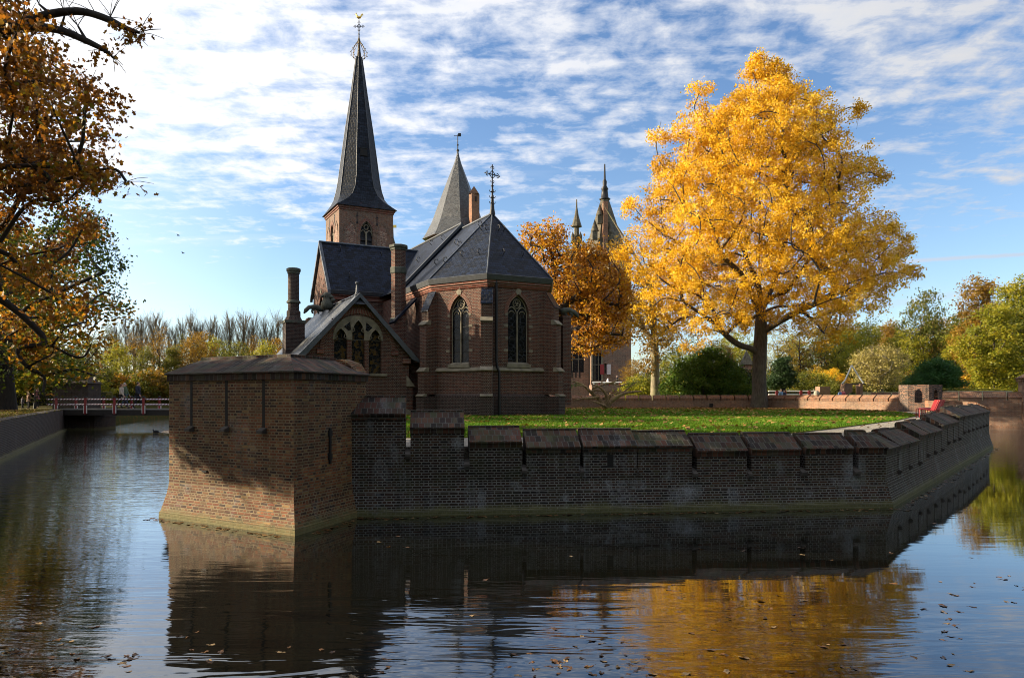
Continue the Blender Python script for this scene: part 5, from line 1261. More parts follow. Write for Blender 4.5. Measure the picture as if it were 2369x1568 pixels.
# ---- dark yew, pines and clipped trees on the right
def blob_tree(name,label,cat,base,blobs,leaf,mat,bark,seed,r0,nsub,nl,sub,trunk,flat=.7,aspect=.3,jit=.8,bare=False,twigs=0):
    root=empty(name,base,label,cat); cs=[b[0] for b in blobs]; rs=[b[1] for b in blobs]
    nd=skeleton(trunk,[],cs,seed,up=.2); skel_mesh('trunk',*nd,r0,bark,root,power=.5,rmin=.02,sides=7,flare=1.3,twigs=twigs,tl=.8,seed=seed)
    pos,nrm,bt,ct,lt=clumps(cs,rs,nsub,nl,sub,seed,flat=flat,shell=.5)
    leaves('crown',pos,nrm,leaf,.25*bt+.35*ct+.4*lt,mat,root,seed,aspect=aspect,jit=jit); return root
def fill(tabL,tabR,ylo,yhi,d,n,r,seed,depth=.7):
    rng=np.random.default_rng(seed); out=[]; t_=0
    while len(out)<n and t_<20000:
        t_+=1; y=rng.uniform(ylo,yhi); xl,xr=rpx(tabL,y),rpx(tabR,y); ax=(xl+xr)/2; rr=rng.uniform(.02,1)**.5; th=rng.uniform(0,2*math.pi); q=r*rng.uniform(.7,1.15); hw=max(3,(xr-xl)/2-q*F/d*.7)
        p=at(ax+hw*rr*math.cos(th),y,d); z=p.z; p.y=d+hw*d/F*depth*rr*math.sin(th); p.z=z
        if any((p-a).length<(q+b)*.5 for a,b in out): continue
        out.append((p,q))
    return out
blob_tree('yew_tree','wide bushy green yew behind the parapet left of the great trunk','yew',at(1630,930,61),fill([(800,1625),(835,1575),(865,1530),(900,1530),(930,1560)],[(800,1660),(835,1695),(865,1730),(900,1740),(930,1735)],808,925,61,75,.75,81),.26,YEW,BARKD,81,.3,16,16,.4,[at(1630,930,61),at(1630,900,61),at(1632,850,61)],aspect=.35)
blob_tree('yew_tree','low dark green yew close behind the right of the wide yew','yew',at(1715,930,63),fill([(850,1690),(880,1670),(920,1680)],[(850,1735),(880,1745),(920,1745)],852,922,63.5,26,.6,82),.22,DGR,BARKD,82,.2,14,14,.35,[at(1710,930,63),at(1712,890,63)],aspect=.35)
blob_tree('pine_tree','small very dark conical pine right of the great trunk','pine',at(1811,915,75),fill([(822,1800),(845,1785),(870,1775),(895,1770)],[(822,1822),(845,1835),(870,1845),(895,1850)],828,893,75,42,.55,83),.25,DGR,BARKD,83,.22,15,15,.32,[at(1811,917,75),at(1811,890,75),at(1810,850,75)],aspect=.3,flat=.5)
PT=fill([(828,2165),(845,2130),(862,2110),(885,2092),(894,2088)],[(828,2185),(845,2215),(862,2226),(885,2236),(894,2230)],832,890,62,50,.62,84)
blob_tree('pine_tree','broad flat topped green pine behind the pierced corner turret','pine',at(2160,930,62),PT,.24,PIN,BARKD,84,.22,18,18,.32,[at(2163,930,62),at(2165,905,62),at(2160,880,62),at(2160,860,62)],aspect=.25,flat=.38)
blob_tree('clipped_tree','round pale straw coloured clipped tree on a short trunk','tree',at(2036,925,74),fill([(803,2010),(825,1972),(850,1958),(880,1965),(895,1990)],[(803,2060),(825,2098),(850,2112),(880,2100),(895,2080)],806,892,74,75,.75,85),.17,PAL,BARKL,85,.3,10,11,.5,[at(2037,925,74),at(2037,905,74),at(2035,885,74),at(2030,860,74)],aspect=.7,twigs=6)

# ---- woods on the right
RIGHT=[(1560,800,'broad',GRY,105),(1605,770,'airy',GRN,115),(1660,785,'broad2',BRO,110),(1700,765,'broad',GRY,120),(1745,790,'broad2',GRN,112),(1800,770,'airy',YEL,108),(1850,745,'airy',BRO,110),(1900,755,'broad',GRN,118),(1945,735,'broad2',BRO,125),(1985,742,'broad',GRN,120),(2025,735,'airy',GRN,128),(2065,760,'broad',BRO,118),(2105,775,'broad2',GRN,112),(2200,745,'airy',BRO,110),(2180,790,'broad2',ORA,108),(2235,800,'broad',GRN,104),(1890,845,'airy',YEL,96),(1925,850,'broad',YEL,99),(1470,830,'broad',BRO,120),(2010,752,'broad',GRY,104),(2060,742,'tall',BRO,112),(2100,760,'broad2',GRY,100),(2165,735,'broad',BRO,116),(2210,765,'tall',GRY,96),(1960,765,'broad2',GRY,108),(2250,720,'broad2',GRN,110),(1835,775,'broad2',GRY,114),(1500,850,'broad2',GRN,112)]
for i,(px,tp,key,m,d) in enumerate(RIGHT):
    place(key,'tree','%s tree in the park wood behind the golden tree'%WORD[id(m)],'tree',px,d,tp,mat=m,rz=i*2.3,group='%s trees of the right wood'%WORD[id(m)],wide=1.0)
place('broad','tree','round crowned olive tree standing clear of the right wood against the sky','tree',2138,105,668,mat=GRN,rz=.5,wide=.62)
place('tall','tree','tall orange topped tree at the right end of the wood','tree',2270,92,640,mat=BRO,rz=.3,wide=1.0)
place('tall','tree','tall yellow green tree at the right edge of the picture','tree',2352,84,645,mat=GRY,rz=2.2,wide=1.1)
place('tall','tree','leafy green tree in front of the tall orange one','tree',2300,78,700,mat=GRY,rz=4.2,wide=1.25)
place('broad2','tree','dark green tree half hidden behind the tall right trees','tree',2225,98,720,mat=GRN,rz=3.2,wide=.9)
place('tall','tree','tall green tree just outside the right edge','tree',2420,80,620,mat=GRN,rz=5.2,wide=1.2)
for i in range(22):
    px=1880+i*25+rz_.uniform(-8,8); m=(GRN,GRY,GRN,BRO,YEL)[i%5]
    place('bush','bush','%s bush at the foot of the right wood'%WORD[id(m)],'bush',px,88+rz_.uniform(-3,8),872+rz_.uniform(-14,14),mat=m,rz=i*1.3,group='%s bushes below the right wood'%WORD[id(m)],wide=1.15)
for i in range(10):
    px=1480+i*34; place('bush','bush','olive bush in the park behind the yews','bush',px,100,875+rz_.uniform(-12,10),mat=GRN if i%2 else GRY,rz=i*1.9,group='bushes behind the yews',wide=1.2)
# ---- the park goes on beyond both edges of the picture
for i,(px,d,tp,key,m) in enumerate([(-90-i*75,(88,104,96)[i%3],720-(i*37%60),('broad','broad2','tall')[i%3],(GRN,BRO,GRY)[i%3]) for i in range(9)]+[(2440+i*80,(92,108,84)[i%3],690-(i*41%70),('tall','broad','broad2')[i%3],(GRY,GRN,BRO)[i%3]) for i in range(9)]):
    place(key,'tree','%s tree of the park wood beyond the %s edge of the picture'%(WORD[id(m)],'left' if px<0 else 'right'),'tree',px,d,tp,mat=m,rz=i*1.9,group='%s park trees outside the %s edge'%(WORD[id(m)],'left' if px<0 else 'right'),wide=1.1)
# ---- added unseen trees behind the viewer and at right, to block sky light
for i,(x,y,h) in enumerate(((-30,-9,19),(-19,-7,18),(-9,-9,20),(1,-8,18),(11,-7,19),(21,-5,18),(30,-3,20),(-13,-1.5,20),(-25,2,19),(39,6,19),(25,0,20),(27.5,8.5,19),(32,16,19),(41,16,18),(42,26,19),(-40,0,19))):
    c=place(('broad','broad2')[i%2],'tree','tall olive tree added out of view on the near bank to block sky light','tree',CX,10,0,group='unseen trees added to block sky light'); s=h/14.0; c.location=(x,y,.62); c.scale=(s*1.25,s*1.25,s); c.rotation_euler=(0,0,i*1.3)
for k,(o,h) in PROTO.items():
    for ch in list(o.children): bpy.data.objects.remove(ch)
    bpy.data.objects.remove(o)
# ------------------------------------------------------------------ the castle far behind the trees
B_CAS=m_brick('castle brick',[(.20,.095,.06),(.15,.072,.05),(.25,.12,.075),(.12,.06,.045)],(.32,.25,.2),bw=.45,rh=.15,ms=.03,stain=.5)
SLATEF=m_slate('castle slate',(.10,.088,.064),tw=.5,th=.35,rough=.5)
castle=empty('castle',at(1400,930,132),'distant brick castle with steep slate tower roofs behind the orange oak','castle')
def px_block(mb,x0,x1,y0,d,depth,zb=.5,m=0):
    a=at(x0,y0,d); b=at(x1,y0,d); mb.box((a.x,d,zb),(b.x-a.x,0,0),(0,depth,0),(0,0,a.z-zb),m)
mb=MB()
def cw(x0,x1,ytop,d,depth,holes,name):
    a=at(x0,HZ,d); b=at(x1,HZ,d); zt=at(0,ytop,d).z; L=b.x-a.x; mb=MB()
    mb.wall((a.x,d,0),(1,0,0),[(0,.5),(L,.5),(L,zt),(0,zt)],holes,.5)
    for (p,q) in (((b.x,d),(b.x,d+depth)),((b.x,d+depth),(a.x,d+depth)),((a.x,d+depth),(a.x,d))):
        mb.face([(p[0],p[1],.5),(q[0],q[1],.5),(q[0],q[1],zt),(p[0],p[1],zt)])
    mb.face([(a.x,d,zt),(b.x,d,zt),(b.x,d+depth,zt),(a.x,d+depth,zt)]); return mb.build(name,B_CAS,castle),a.x
k=132/F
def rel(x0,xa,xb,yb,ys,yt): 
    cx=((xa+xb)/2-x0)*k; return arch((xb-xa)*k,CAMZ-(yb-HZ)*k,CAMZ-(ys-HZ)*k,CAMZ-(yt-HZ)*k,7,cx)
H1=[rel(1270,1312,1351,861,822,802)]
gw_,gx=cw(1270,1367,640,132,14,H1,'gate_wall')
H2=[rel(1367,1370,1392,880,825,808),[( (1397-1367)*k,CAMZ-(864-HZ)*k),((1406-1367)*k,CAMZ-(864-HZ)*k),((1406-1367)*k,CAMZ-(842-HZ)*k),((1397-1367)*k,CAMZ-(842-HZ)*k)]]
tw_,tx=cw(1367,1460,600,130,8,[[(u*130/132,z) for u,z in h] for h in H2],'tower_wall')
def winpane(x0,x1,y0,y1,d,name='window',mat=GLASS):
    a=at(x0,y1,d); b=at(x1,y0,d); mb=MB(); mb.box((a.x,d+.45,a.z),(b.x-a.x,0,0),(0,.05,0),(0,0,b.z-a.z)); o=mb.build(name,mat,castle)
    mb=MB(); n=3
    for i in range(1,n): mb.box((a.x+(b.x-a.x)*i/n-.06,d+.36,a.z),(.12,0,0),(0,.08,0),(0,0,b.z-a.z))
    mb.box((a.x,d+.36,(a.z+b.z)/2),(b.x-a.x,0,0),(0,.08,0),(0,0,.12)); mb.build('mullions',STN,o); return o
winpane(1311,1352,801,862,132); winpane(1369,1393,807,881,130); winpane(1396.5,1406.5,841,865,130)
for i,(xs) in enumerate((1393,1408)):
    a=at(xs,866,129.9); mb=MB(); mb.box((a.x-.35,129.75,a.z),(.7,0,0),(0,.12,0),(0,0,1.8)); mb.build('shutter',M_RED if i==0 else CHEV,castle)
for xs in (1368.5,1391):
    a=at(xs,880,129.9); mb=MB(); mb.box((a.x,129.8,a.z),(.28,0,0),(0,.18,0),(0,0,5.4)); mb.build('stone_jamb',STN,castle)
for xx in (1322,1331,1340): 
    a=at(xx,874,131.98); mb=MB(); mb.box((a.x,131.95,a.z),(.22,0,0),(0,.1,0),(0,0,1.3)); mb.build('arrow_slit',DARK,castle)
def steep_roof(cx,cd,prof,n,name,parent,mat=SLATEF,rot=.4):
    c=at(cx,HZ,cd); c.z=0; mb=MB(); mb.lathe(c,[(r,z) for r,z in prof],n,0,False,rot); return mb.build(name,mat,parent)
def zz(y,d): return CAMZ-(y-HZ)*d/F
d=134
r=steep_roof(1399,d,[(4.6,zz(602,d)),(3.9,zz(580,d)),(2.9,zz(545,d)),(1.5,zz(490,d)),(.75,zz(462,d))],8,'tower_roof',castle,rot=R(22))
c=at(1399,HZ,d); c.z=0
mb=MB(); mb.lathe(c,[(.9,zz(463,d)),(1.1,zz(461,d)),(.7,zz(458,d)),(.55,zz(440,d)),(.7,zz(438,d)),(.35,zz(430,d)),(.4,zz(420,d)),(.2,zz(415,d)),(.12,zz(380,d)),(0,zz(379,d))],8); mb.build('lantern',IRON,r)
for x,y in ((1376,545),(1412,548),(1388,508)):
    p=at(x,y,d-3.4); mb=MB(); mb.cbox(p,.9,.9,1.5); mb.lathe(p+Vector((0,0,.75)),[(.75,0),(.0,2.2)],4); mb.build('dormer',SLATEF,r)
mb=MB(); p=at(1400.5,HZ,d-4.2); mb.box((p.x-.35,p.y,zz(600,d)),(.8,0,0),(0,1.6,0),(0,0,zz(480,d)-zz(600,d))); mb.build('chimney',FARCH:=m_brick('lit chimney brick',FAR,(.3,.22,.16),bw=.3,rh=.1),castle)
d=136
r=steep_roof(1334,d,[(3.6,zz(650,d)),(2.7,zz(612,d)),(1.9,zz(585,d)),(.75,zz(566,d)),(.45,zz(560,d))],4,'gate_roof',castle,rot=R(45+10))
c=at(1334,HZ,d); c.z=0; mb=MB(); mb.lathe(c,[(.9,zz(564,d)),(.95,zz(545,d)),(.5,zz(543,d)),(.45,zz(526,d)),(1.0,zz(525,d)),(.75,zz(515,d)),(.4,zz(500,d)),(.15,zz(480,d)),(.10,zz(462,d)),(0,zz(461,d))],8,0,False); mb.build('spirelet',SLATEF,r)
mb=MB(); 
for sx_ in (-9,9): p=at(1334+sx_,HZ,d-1); mb.lathe((p.x,p.y,0),[(.3,zz(566,d)),(.3,zz(548,d)),(0,zz(538,d))],6)
mb.build('pinnacle',SLATEF,r)
# masonry bridge and its railing in front of the castle
cb=empty('castle_bridge',at(1440,930,118),'brick arched bridge ramp with a white railing in front of the castle','bridge')
d=118; mb=MB(); a=at(1370,HZ,d); b=at(1495,HZ,d); L=b.x-a.x
mb.wall((a.x,d,0),(1,0,0),[(0,.5),(L,.5),(L,zz(918,d)),((1440-1370)*d/F,zz(892,d)),(0,zz(890,d))],[arch(4.2,.7,1.3,zz(906,d),6,(1430-1370)*d/F)],.6); mb.build('wall',B_CAS,cb)
mb=MB(); mb.prism([(a.x,d+.7,.5),(b.x,d+.7,.5),(b.x,d+.7,zz(918,d)),(at(1440,HZ,d).x,d+.7,zz(892,d)),(a.x,d+.7,zz(890,d))],(0,4,0)); mb.build('roadway',B_CAS,cb)
mb=MB(); mb.tube([at(1370,884.5,d),at(1438,884.5,d)],.10,5); mb.build('handrail',M_WHITE,cb)
for i in range(6):
    p=at(1374+i*12,HZ,d); mb=MB(); mb.box((p.x-.08,d-.08,zz(892,d)),(.16,0,0),(0,.16,0),(0,0,zz(884,d)-zz(892,d))); mb.build('post',M_RED if i%2 else M_WHITE,cb)
mb=MB(); mb.tube([at(1437,891,d-.2),at(1460,893,d-.2),at(1492,917,d-.2)],.28,6); mb.build('coping',STN,cb)
# big tower roof and chimney rising behind the nave
ct_=empty('castle_tower',at(1059,930,112),'eight sided slate roofed castle tower behind the church nave','tower')
d=112
c=at(1059,HZ,d); c.z=0
mb=MB(); mb.lathe(c,[(4.6,.5),(4.6,zz(552,d))],8,0,False,R(10)); mb.build('wall',B_CAS,ct_)
mb=MB(); mb.lathe(c,[(5.4,zz(556,d)),(4.9,zz(545,d)),(3.9,zz(515,d)),(3.1,zz(480,d)),(1.75,zz(425,d)),(.55,zz(378,d)),(.25,zz(362,d)),(.1,zz(350,d))],8,0,False,R(10)); r=mb.build('tower_roof',SLATE2,ct_)
mb=MB(); mb.lathe(c,[(.12,zz(352,d)),(.25,zz(348,d)),(.08,zz(345,d)),(.06,zz(312,d)),(0,zz(311,d))],6); mb.lathe(c+Vector((0,0,zz(336,d))),[(.05,-.15),(.2,0),(.05,.15)],6); mb.build('finial',IRON,r)
mb=MB(); z0=zz(316,d); mb.box(c+Vector((.05,-.03,z0)),(.45,0,0),(0,.06,0),(0,0,.5)); mb.tube([c+Vector((-.6,0,z0+.1)),c+Vector((.1,0,z0+.1))],.04,4); mb.build('vane',IRON,r)
ch_=empty('tall_chimney',at(1097,930,108),'slender sunlit brick chimney with a little pitched cap beside the castle tower roof','chimney')
d=108; p=at(1097,HZ,d)
mb=MB(); mb.cbox((p.x,d,(zz(450,d)+.5)/2),1.25,1.0,zz(450,d)-.5,TH); mb.build('shaft',FARCH,ch_)
mb=MB(); w_=.72; z1=zz(450,d); z2=zz(433,d)
for yy in (-.6,): mb.prism([(p.x-w_,d-.6,z1),(p.x+w_,d-.6,z1),(p.x,d-.6,z2)],(0,1.2,0))
mb.build('cap',FARCH,ch_)
mb=MB()
for sx_ in (-.28,.28): mb.box((p.x+sx_-.1,d-.66,z1-1.2),(.2,0,0),(0,.12,0),(0,0,.8))
mb.build('flue_opening',DARK,ch_)
tt_=empty('stair_turret',at(909,930,90),'thin lead spirelet with a gilded vane just right of the church tower','turret')
d=90; c=at(909,HZ,d); c.z=0
mb=MB(); mb.lathe(c,[(.75,.5),(.75,zz(588,d)),(.85,zz(587,d)),(.55,zz(575,d)),(.28,zz(562,d)),(.10,zz(550,d)),(.05,zz(524,d)),(0,zz(522,d))],8,0,False); mb.build('spirelet',SLATEF,tt_)
mb=MB(); mb.box(c+Vector((-.02,0,zz(527,d))),(.45,0,0),(0,.05,0),(0,0,.35)); mb.build('vane',GILT,tt_)
# two gatehouse turrets deep in the park
for i,(px,y0,y1,y2,d) in enumerate(((1686,806,838,925,112),(1727,812,842,925,108))):
    g=empty('gatehouse_turret',at(px,930,d),('slate spired brick turret in the park above the wide yew','slate spired brick turret just left of the great trunk')[i],'turret',rz=0)
    c=at(px,HZ,d); c.z=0; mb=MB(); mb.lathe(c,[(.85,.6),(.85,zz(y1+2,d))],4,0,False,R(40)); mb.build('wall',B_CAS,g)
    mb=MB(); mb.lathe(c,[(1.25,zz(y1+2,d)),(.85,zz(y1-8,d)),(.1,zz(y0,d)),(0,zz(y0-3,d))],4,0,False,R(40)); mb.build('spire',SLATEF,g)

# ------------------------------------------------------------------ park furniture beyond the parapet on the right
fence=empty('barrier_fence',at(1850,925,80),'long white rail fence with red collars across the park behind the parapet','fence')
d=80
for yy in (904.5,912.5): mb=MB(); mb.tube([at(1778,yy,d),at(1905,yy,d)],.075,6); mb.build('rail',M_WHITE,fence)
for px in (1797,1816,1853,1872,1890): 
    p=at(px,HZ,d); mb=MB(); mb.box((p.x-.12,d-.12,1.1),(.24,0,0),(0,.24,0),(0,0,zz(903,d)-1.1)); mb.build('post',M_RED,fence)
ped=empty('stone_pedestal',at(1908,925,79),'brick pedestal block with a white carved bird beside the rail fence','pedestal')
a=at(1897,HZ,79); b=at(1921,HZ,79); mb=MB(); mb.box((a.x,79,1.1),(b.x-a.x,0,0),(0,1.2,0),(0,0,zz(894,79)-1.1)); mb.build('block',B_FAR,ped)
p=at(1889,HZ,79); mb=MB(); mb.lathe((p.x,79,1.1),[(.22,0),(.2,.8),(.28,1.1),(.3,1.35),(.2,1.6),(.08,1.65)],10); mb.tube([(p.x-.05,79,2.6),(p.x-.25,79,2.8),(p.x-.38,79,2.95)],[.10,.07,.02],6); mb.build('carved_bird',STONE,ped)
well=empty('well_house',at(1972,925,70),'open well house with brick piers and a white gable frame before the clipped tree','shelter')
for xa,xb in ((1954,1972),(1990,1996)):
    a=at(xa,HZ,70); b=at(xb,HZ,70); mb=MB(); mb.box((a.x,70,1.1),(b.x-a.x,0,0),(0,.9,0),(0,0,zz(887,70)-1.1)); mb.build('pier',B_FAR,well)
mb=MB(); mb.tube([at(1948,887,70),at(1955,879,70),at(1970,845,70)],.07,5); mb.tube([at(1970,845,70),at(1988,873,70),at(1997,886,70)],.07,5); mb.build('gable_frame',M_WHITE,well)
mb=MB(); mb.tube([at(1948,888,70.3),at(2002,888,70.3)],.07,5); mb.build('tie_beam',M_TIMB,well)
mb=MB(); q=[at(1949,888,70.2),at(1970,847,70.2),at(1997,887,70.2)]; mb.prism(q,(0,.12,0)) if False else None
lw=empty('pale_wall',at(2040,925,72),'low pale rendered wall behind the clipped tree with dark gaps','wall')
d=73.5
for i in range(9):
    a=at(1992+i*13.5,HZ,d); b=at(1992+i*13.5+12.3,HZ,d); mb=MB(); mb.box((a.x,d,1.0),(b.x-a.x,0,0),(0,.4,0),(0,0,zz(906.5,d)-1.0)); mb.build('panel',m_plain('pale render',(.42,.38,.24),.9,var=.2) if i==0 else bpy.data.materials['pale render'],lw)
fr_=empty('pale_wall',at(2300,925,58),'long low pale coping wall at the foot of the tall trees on the right','wall'); d=60
for i in range(7):
    a=at(2190+i*22,HZ,d); b=at(2190+i*22+20.5,HZ,d); mb=MB(); mb.box((a.x,d,1.0),(b.x-a.x,0,0),(0,.5,0),(0,0,zz(904,d)-1.0)); mb.build('panel',bpy.data.materials['pale render'],fr_)
def leafy_box(name,label,cat,cx,cy,cz,sx,sy,sz,n,size,mat,seed,dome=False):
    root=empty(name,(cx,cy,cz),label,cat); rng=np.random.default_rng(seed)
    d=rng.normal(size=(n,3)); d/=np.linalg.norm(d,axis=1)[:,None]
    if dome: d[:,2]=abs(d[:,2]); pos=d*np.array([sx/2,sy/2,sz])*rng.uniform(.9,1.03,(n,1))
    else:
        m=np.abs(d).max(1)[:,None]; pos=d/m*np.array([sx/2,sy/2,sz/2])*rng.uniform(.93,1.03,(n,1)); pos[:,2]+=sz/2
    leaves('foliage',pos+np.array([cx,cy,cz]),d,size,rng.uniform(0,1,n),mat,root,seed,jit=.6)
    mb=MB(); 
    if dome: mb.lathe((cx,cy,cz),[(sx*.46,0),(sx*.42,sz*.45),(sx*.25,sz*.8),(0,sz*.93)],12)
    else: mb.box((cx-sx*.46,cy-sy*.44,cz),(sx*.92,0,0),(0,sy*.88,0),(0,0,sz*.93))
    mb.build('stems',BARKD,root); return root
p=at(1956,HZ,68); p2=at(1987,HZ,68); leafy_box('clipped_bush','dark clipped dome bush left of the pale clipped tree','bush',(p.x+p2.x)/2,68,1.1,p2.x-p.x+.2,1.3,zz(908.5,68)-1.1,1800,.10,DGR,91,True)
p=at(2021,HZ,69); p2=at(2051,HZ,69); leafy_box('clipped_bush','dark clipped dome bush under the pale clipped tree','bush',(p.x+p2.x)/2,69,1.1,p2.x-p.x+.2,1.3,zz(909.5,69)-1.1,1800,.10,DGR,92,True)
p=at(1840,HZ,86); leafy_box('hedge','long low clipped hedge behind the white rail fence','hedge',p.x,86,1.1,8,1.2,zz(903,86)-1.1,6000,.12,GRN,93)
p=at(2240,HZ,63); leafy_box('hedge','sunlit clipped hedge at the foot of the tall trees on the right','hedge',p.x+1,64,1.1,6,1.1,zz(899,63)-1.1,6000,.11,GRY,94)
p=at(90,HZ,63); leafy_box('hedge','dark clipped hedge beyond the people on the left bank','hedge',p.x,66,1.2,9,1.2,zz(905,63)-1.2,6000,.12,GRN,95)

# ------------------------------------------------------------------ gnarled dead stump on the lawn
st=empty('dead_tree_stump',at(1402,938,54.5),'gnarled sun bleached stump with bare twisted arms on the lawn','tree stump')
BLE=m_bark('bleached wood',(.09,.055,.03),(.36,.24,.13)); 
def sp(pts,r0,r1,dy=0): 
    L=[at(x,y,54.5) for x,y in pts]; n=len(L)
    for i,p in enumerate(L): p.y=54.5+dy*i/(n-1)
    return L,[r0+(r1-r0)*i/(n-1) for i in range(n)]
arms=[([(1400,941),(1394,930),(1386,921),(1376,914),(1366,905),(1358,896),(1347,888),(1336,884),(1320,880)],.30,.06,.6),([(1404,941),(1410,930),(1420,922),(1432,914),(1447,908),(1466,906),(1482,905)],.30,.08,-.6),
 ([(1398,938),(1404,926),(1402,914),(1396,905),(1388,898),(1378,892),(1368,890)],.22,.07,-.9),([(1396,922),(1412,914),(1432,908),(1448,905)],.15,.05,.7),([(1384,918),(1370,920),(1350,921),(1326,925)],.16,.05,-.7),
 ([(1366,905),(1382,902),(1402,906),(1424,908)],.13,.05,.4),([(1370,898),(1394,890),(1420,884),(1432,876)],.14,.05,-.3),([(1358,896),(1352,893),(1338,889),(1334,886)],.10,.04,.2),([(1412,887),(1436,893),(1455,884)],.09,.04,-.2),
 ([(1388,898),(1392,886),(1396,878)],.09,.05,.3),([(1420,922),(1414,912),(1418,902)],.11,.04,.5),([(1350,921),(1340,914),(1334,912)],.06,.03,0),([(1436,912),(1450,900),(1462,890),(1472,884)],.10,.03,-.5),([(1404,938),(1392,936),(1378,930),(1364,926)],.18,.05,-.9),([(1403,941),(1400,928),(1414,918),(1416,906)],.24,.06,.9)]
mb=MB()
for pts,r0,r1,dy in arms: L,rr=sp(pts,r0*.72,r1*.7,dy); mb.tube(L,rr,7,cap=True)
mb.build('trunk',BLE,st)
pos=[]; rng=np.random.default_rng(3)
for px,py,n in ((1318,893,130),(1330,890,60),(1462,888,140),(1450,894,80),(1476,883,60)):
    for _ in range(n): p=at(px+rng.normal()*7,py+rng.normal()*2.2,54.4+rng.normal()*.2); pos.append(tuple(p))
pos=np.array(pos); leaves('sprig',pos,rng.normal(size=pos.shape),.11,rng.uniform(.3,1,len(pos)),PIN,st,5,aspect=.35)

# ------------------------------------------------------------------ four red garden chairs on the gravel
def chair(p,rz,label):
    root=empty('garden_chair',p,label,'chair','red garden chairs along the moat wall',rz); M=Matrix.Translation(p)@Matrix.Rotation(rz,4,'Z'); W=lambda x,y,z: M@Vector((x,y,z))
    for y in (-.27,.27):
        mb=MB(); mb.tube([W(.36,y,0),W(.36,y,.33),W(.33,y,.38),W(.25,y,.39),W(-.22,y,.30),W(-.40,y,.78)],.02,6); mb.tube([W(-.22,y,.30),W(-.36,y,0)],.02,6); mb.build('side_frame',M_RED,root)
    mb=MB()
    for i in range(7): x=.27-i*.075; z=.405-(.27-x)*.19; mb.box(W(x-.03,-.26,z),W(.06,.0,-.011)-W(0,0,0),W(0,.52,0)-W(0,0,0),Vector((0,0,.012)))
    mb.build('seat',M_RED,root)
    mb=MB()
    for i in range(6):
        y=-.24+i*.082; mb.prism([W(-.22,y,.33),W(-.235,y,.325),W(-.405,y,.77),W(-.39,y,.775)],W(0,.062,0)-W(0,0,0))
    for f in (.72,.93): mb.box(W(-.24-.165*f,-.26,.33+.44*f),W(.02,0,0)-W(0,0,0),W(0,.52,0)-W(0,0,0),Vector((0,0,.05)))
    mb.build('backrest',M_RED,root)
cdir=math.atan2(.25,-.97); pc0=Vector((18.62,33.0,1.223))
for i,(s_,lab) in enumerate(((0,'red garden chair nearest the viewer, first of the row on the gravel'),(.62,'red garden chair second from the front of the row'),(1.75,'red garden chair third from the front of the row, after the gap'),(2.35,'red garden chair at the far end of the row'))):
    chair(pc0+Vector((.60*s_,.80*s_,0)),cdir,lab)

# ------------------------------------------------------------------ sign post on the left bank
lp=empty('lamp_post',at(80.5,948,50),'thin dark lamp post with a bracket standing behind the leaf strewn bank','lamp post')
b=at(80.5,HZ,50); mb=MB(); mb.lathe((b.x,50,1.3),[(.09,0),(.07,.3),(.045,.5),(.04,zz(840,50)-1.3)],8); mb.build('pole',IRON,lp)
z=zz(838,50); mb=MB(); mb.tube([(b.x,50,z-.25),(b.x+.3,50,z-.02),(b.x+.62,50,z-.02)],.025,5); mb.build('bracket',IRON,lp)
mb=MB(); mb.lathe((b.x,50,z),[(.10,0),(.17,.10),(.19,.42),(.22,.45),(.05,.62),(0,.7)],6); mb.build('lantern',IRON,lp)
# ------------------------------------------------------------------ people: one skinned body each, clothes and hair as their own meshes
def skin(name,verts,edges,rad,mat,parent,root=0,sub=1):
    me=bpy.data.meshes.new(name); me.from_pydata([tuple(v) for v in verts],edges,[])
    o=bpy.data.objects.new(name,me); COL.objects.link(o)
    md=o.modifiers.new('skin','SKIN'); md.use_smooth_shade=True
    for i,r in enumerate(rad):
        d=me.skin_vertices[0].data[i]; d.radius=(r,r) if not isinstance(r,tuple) else r; d.use_root=(i==root)
    o.modifiers.new('sub','SUBSURF').levels=sub; o.modifiers['sub'].render_levels=sub
    dg=bpy.context.evaluated_depsgraph_get(); dg.update(); m2=bpy.data.meshes.new_from_object(o.evaluated_get(dg)); bpy.data.objects.remove(o)
    for p in m2.polygons: p.use_smooth=True
    return link(name,m2,mat,parent)
CLO={}
def cloth(col,rough=.9):
    if col not in CLO: CLO[col]=m_plain('fabric %d'%len(CLO),col,rough,var=.15,scale=12)
    return CLO[col]
M_SKIN=m_plain('skin',(.50,.30,.22),.6,var=.05)
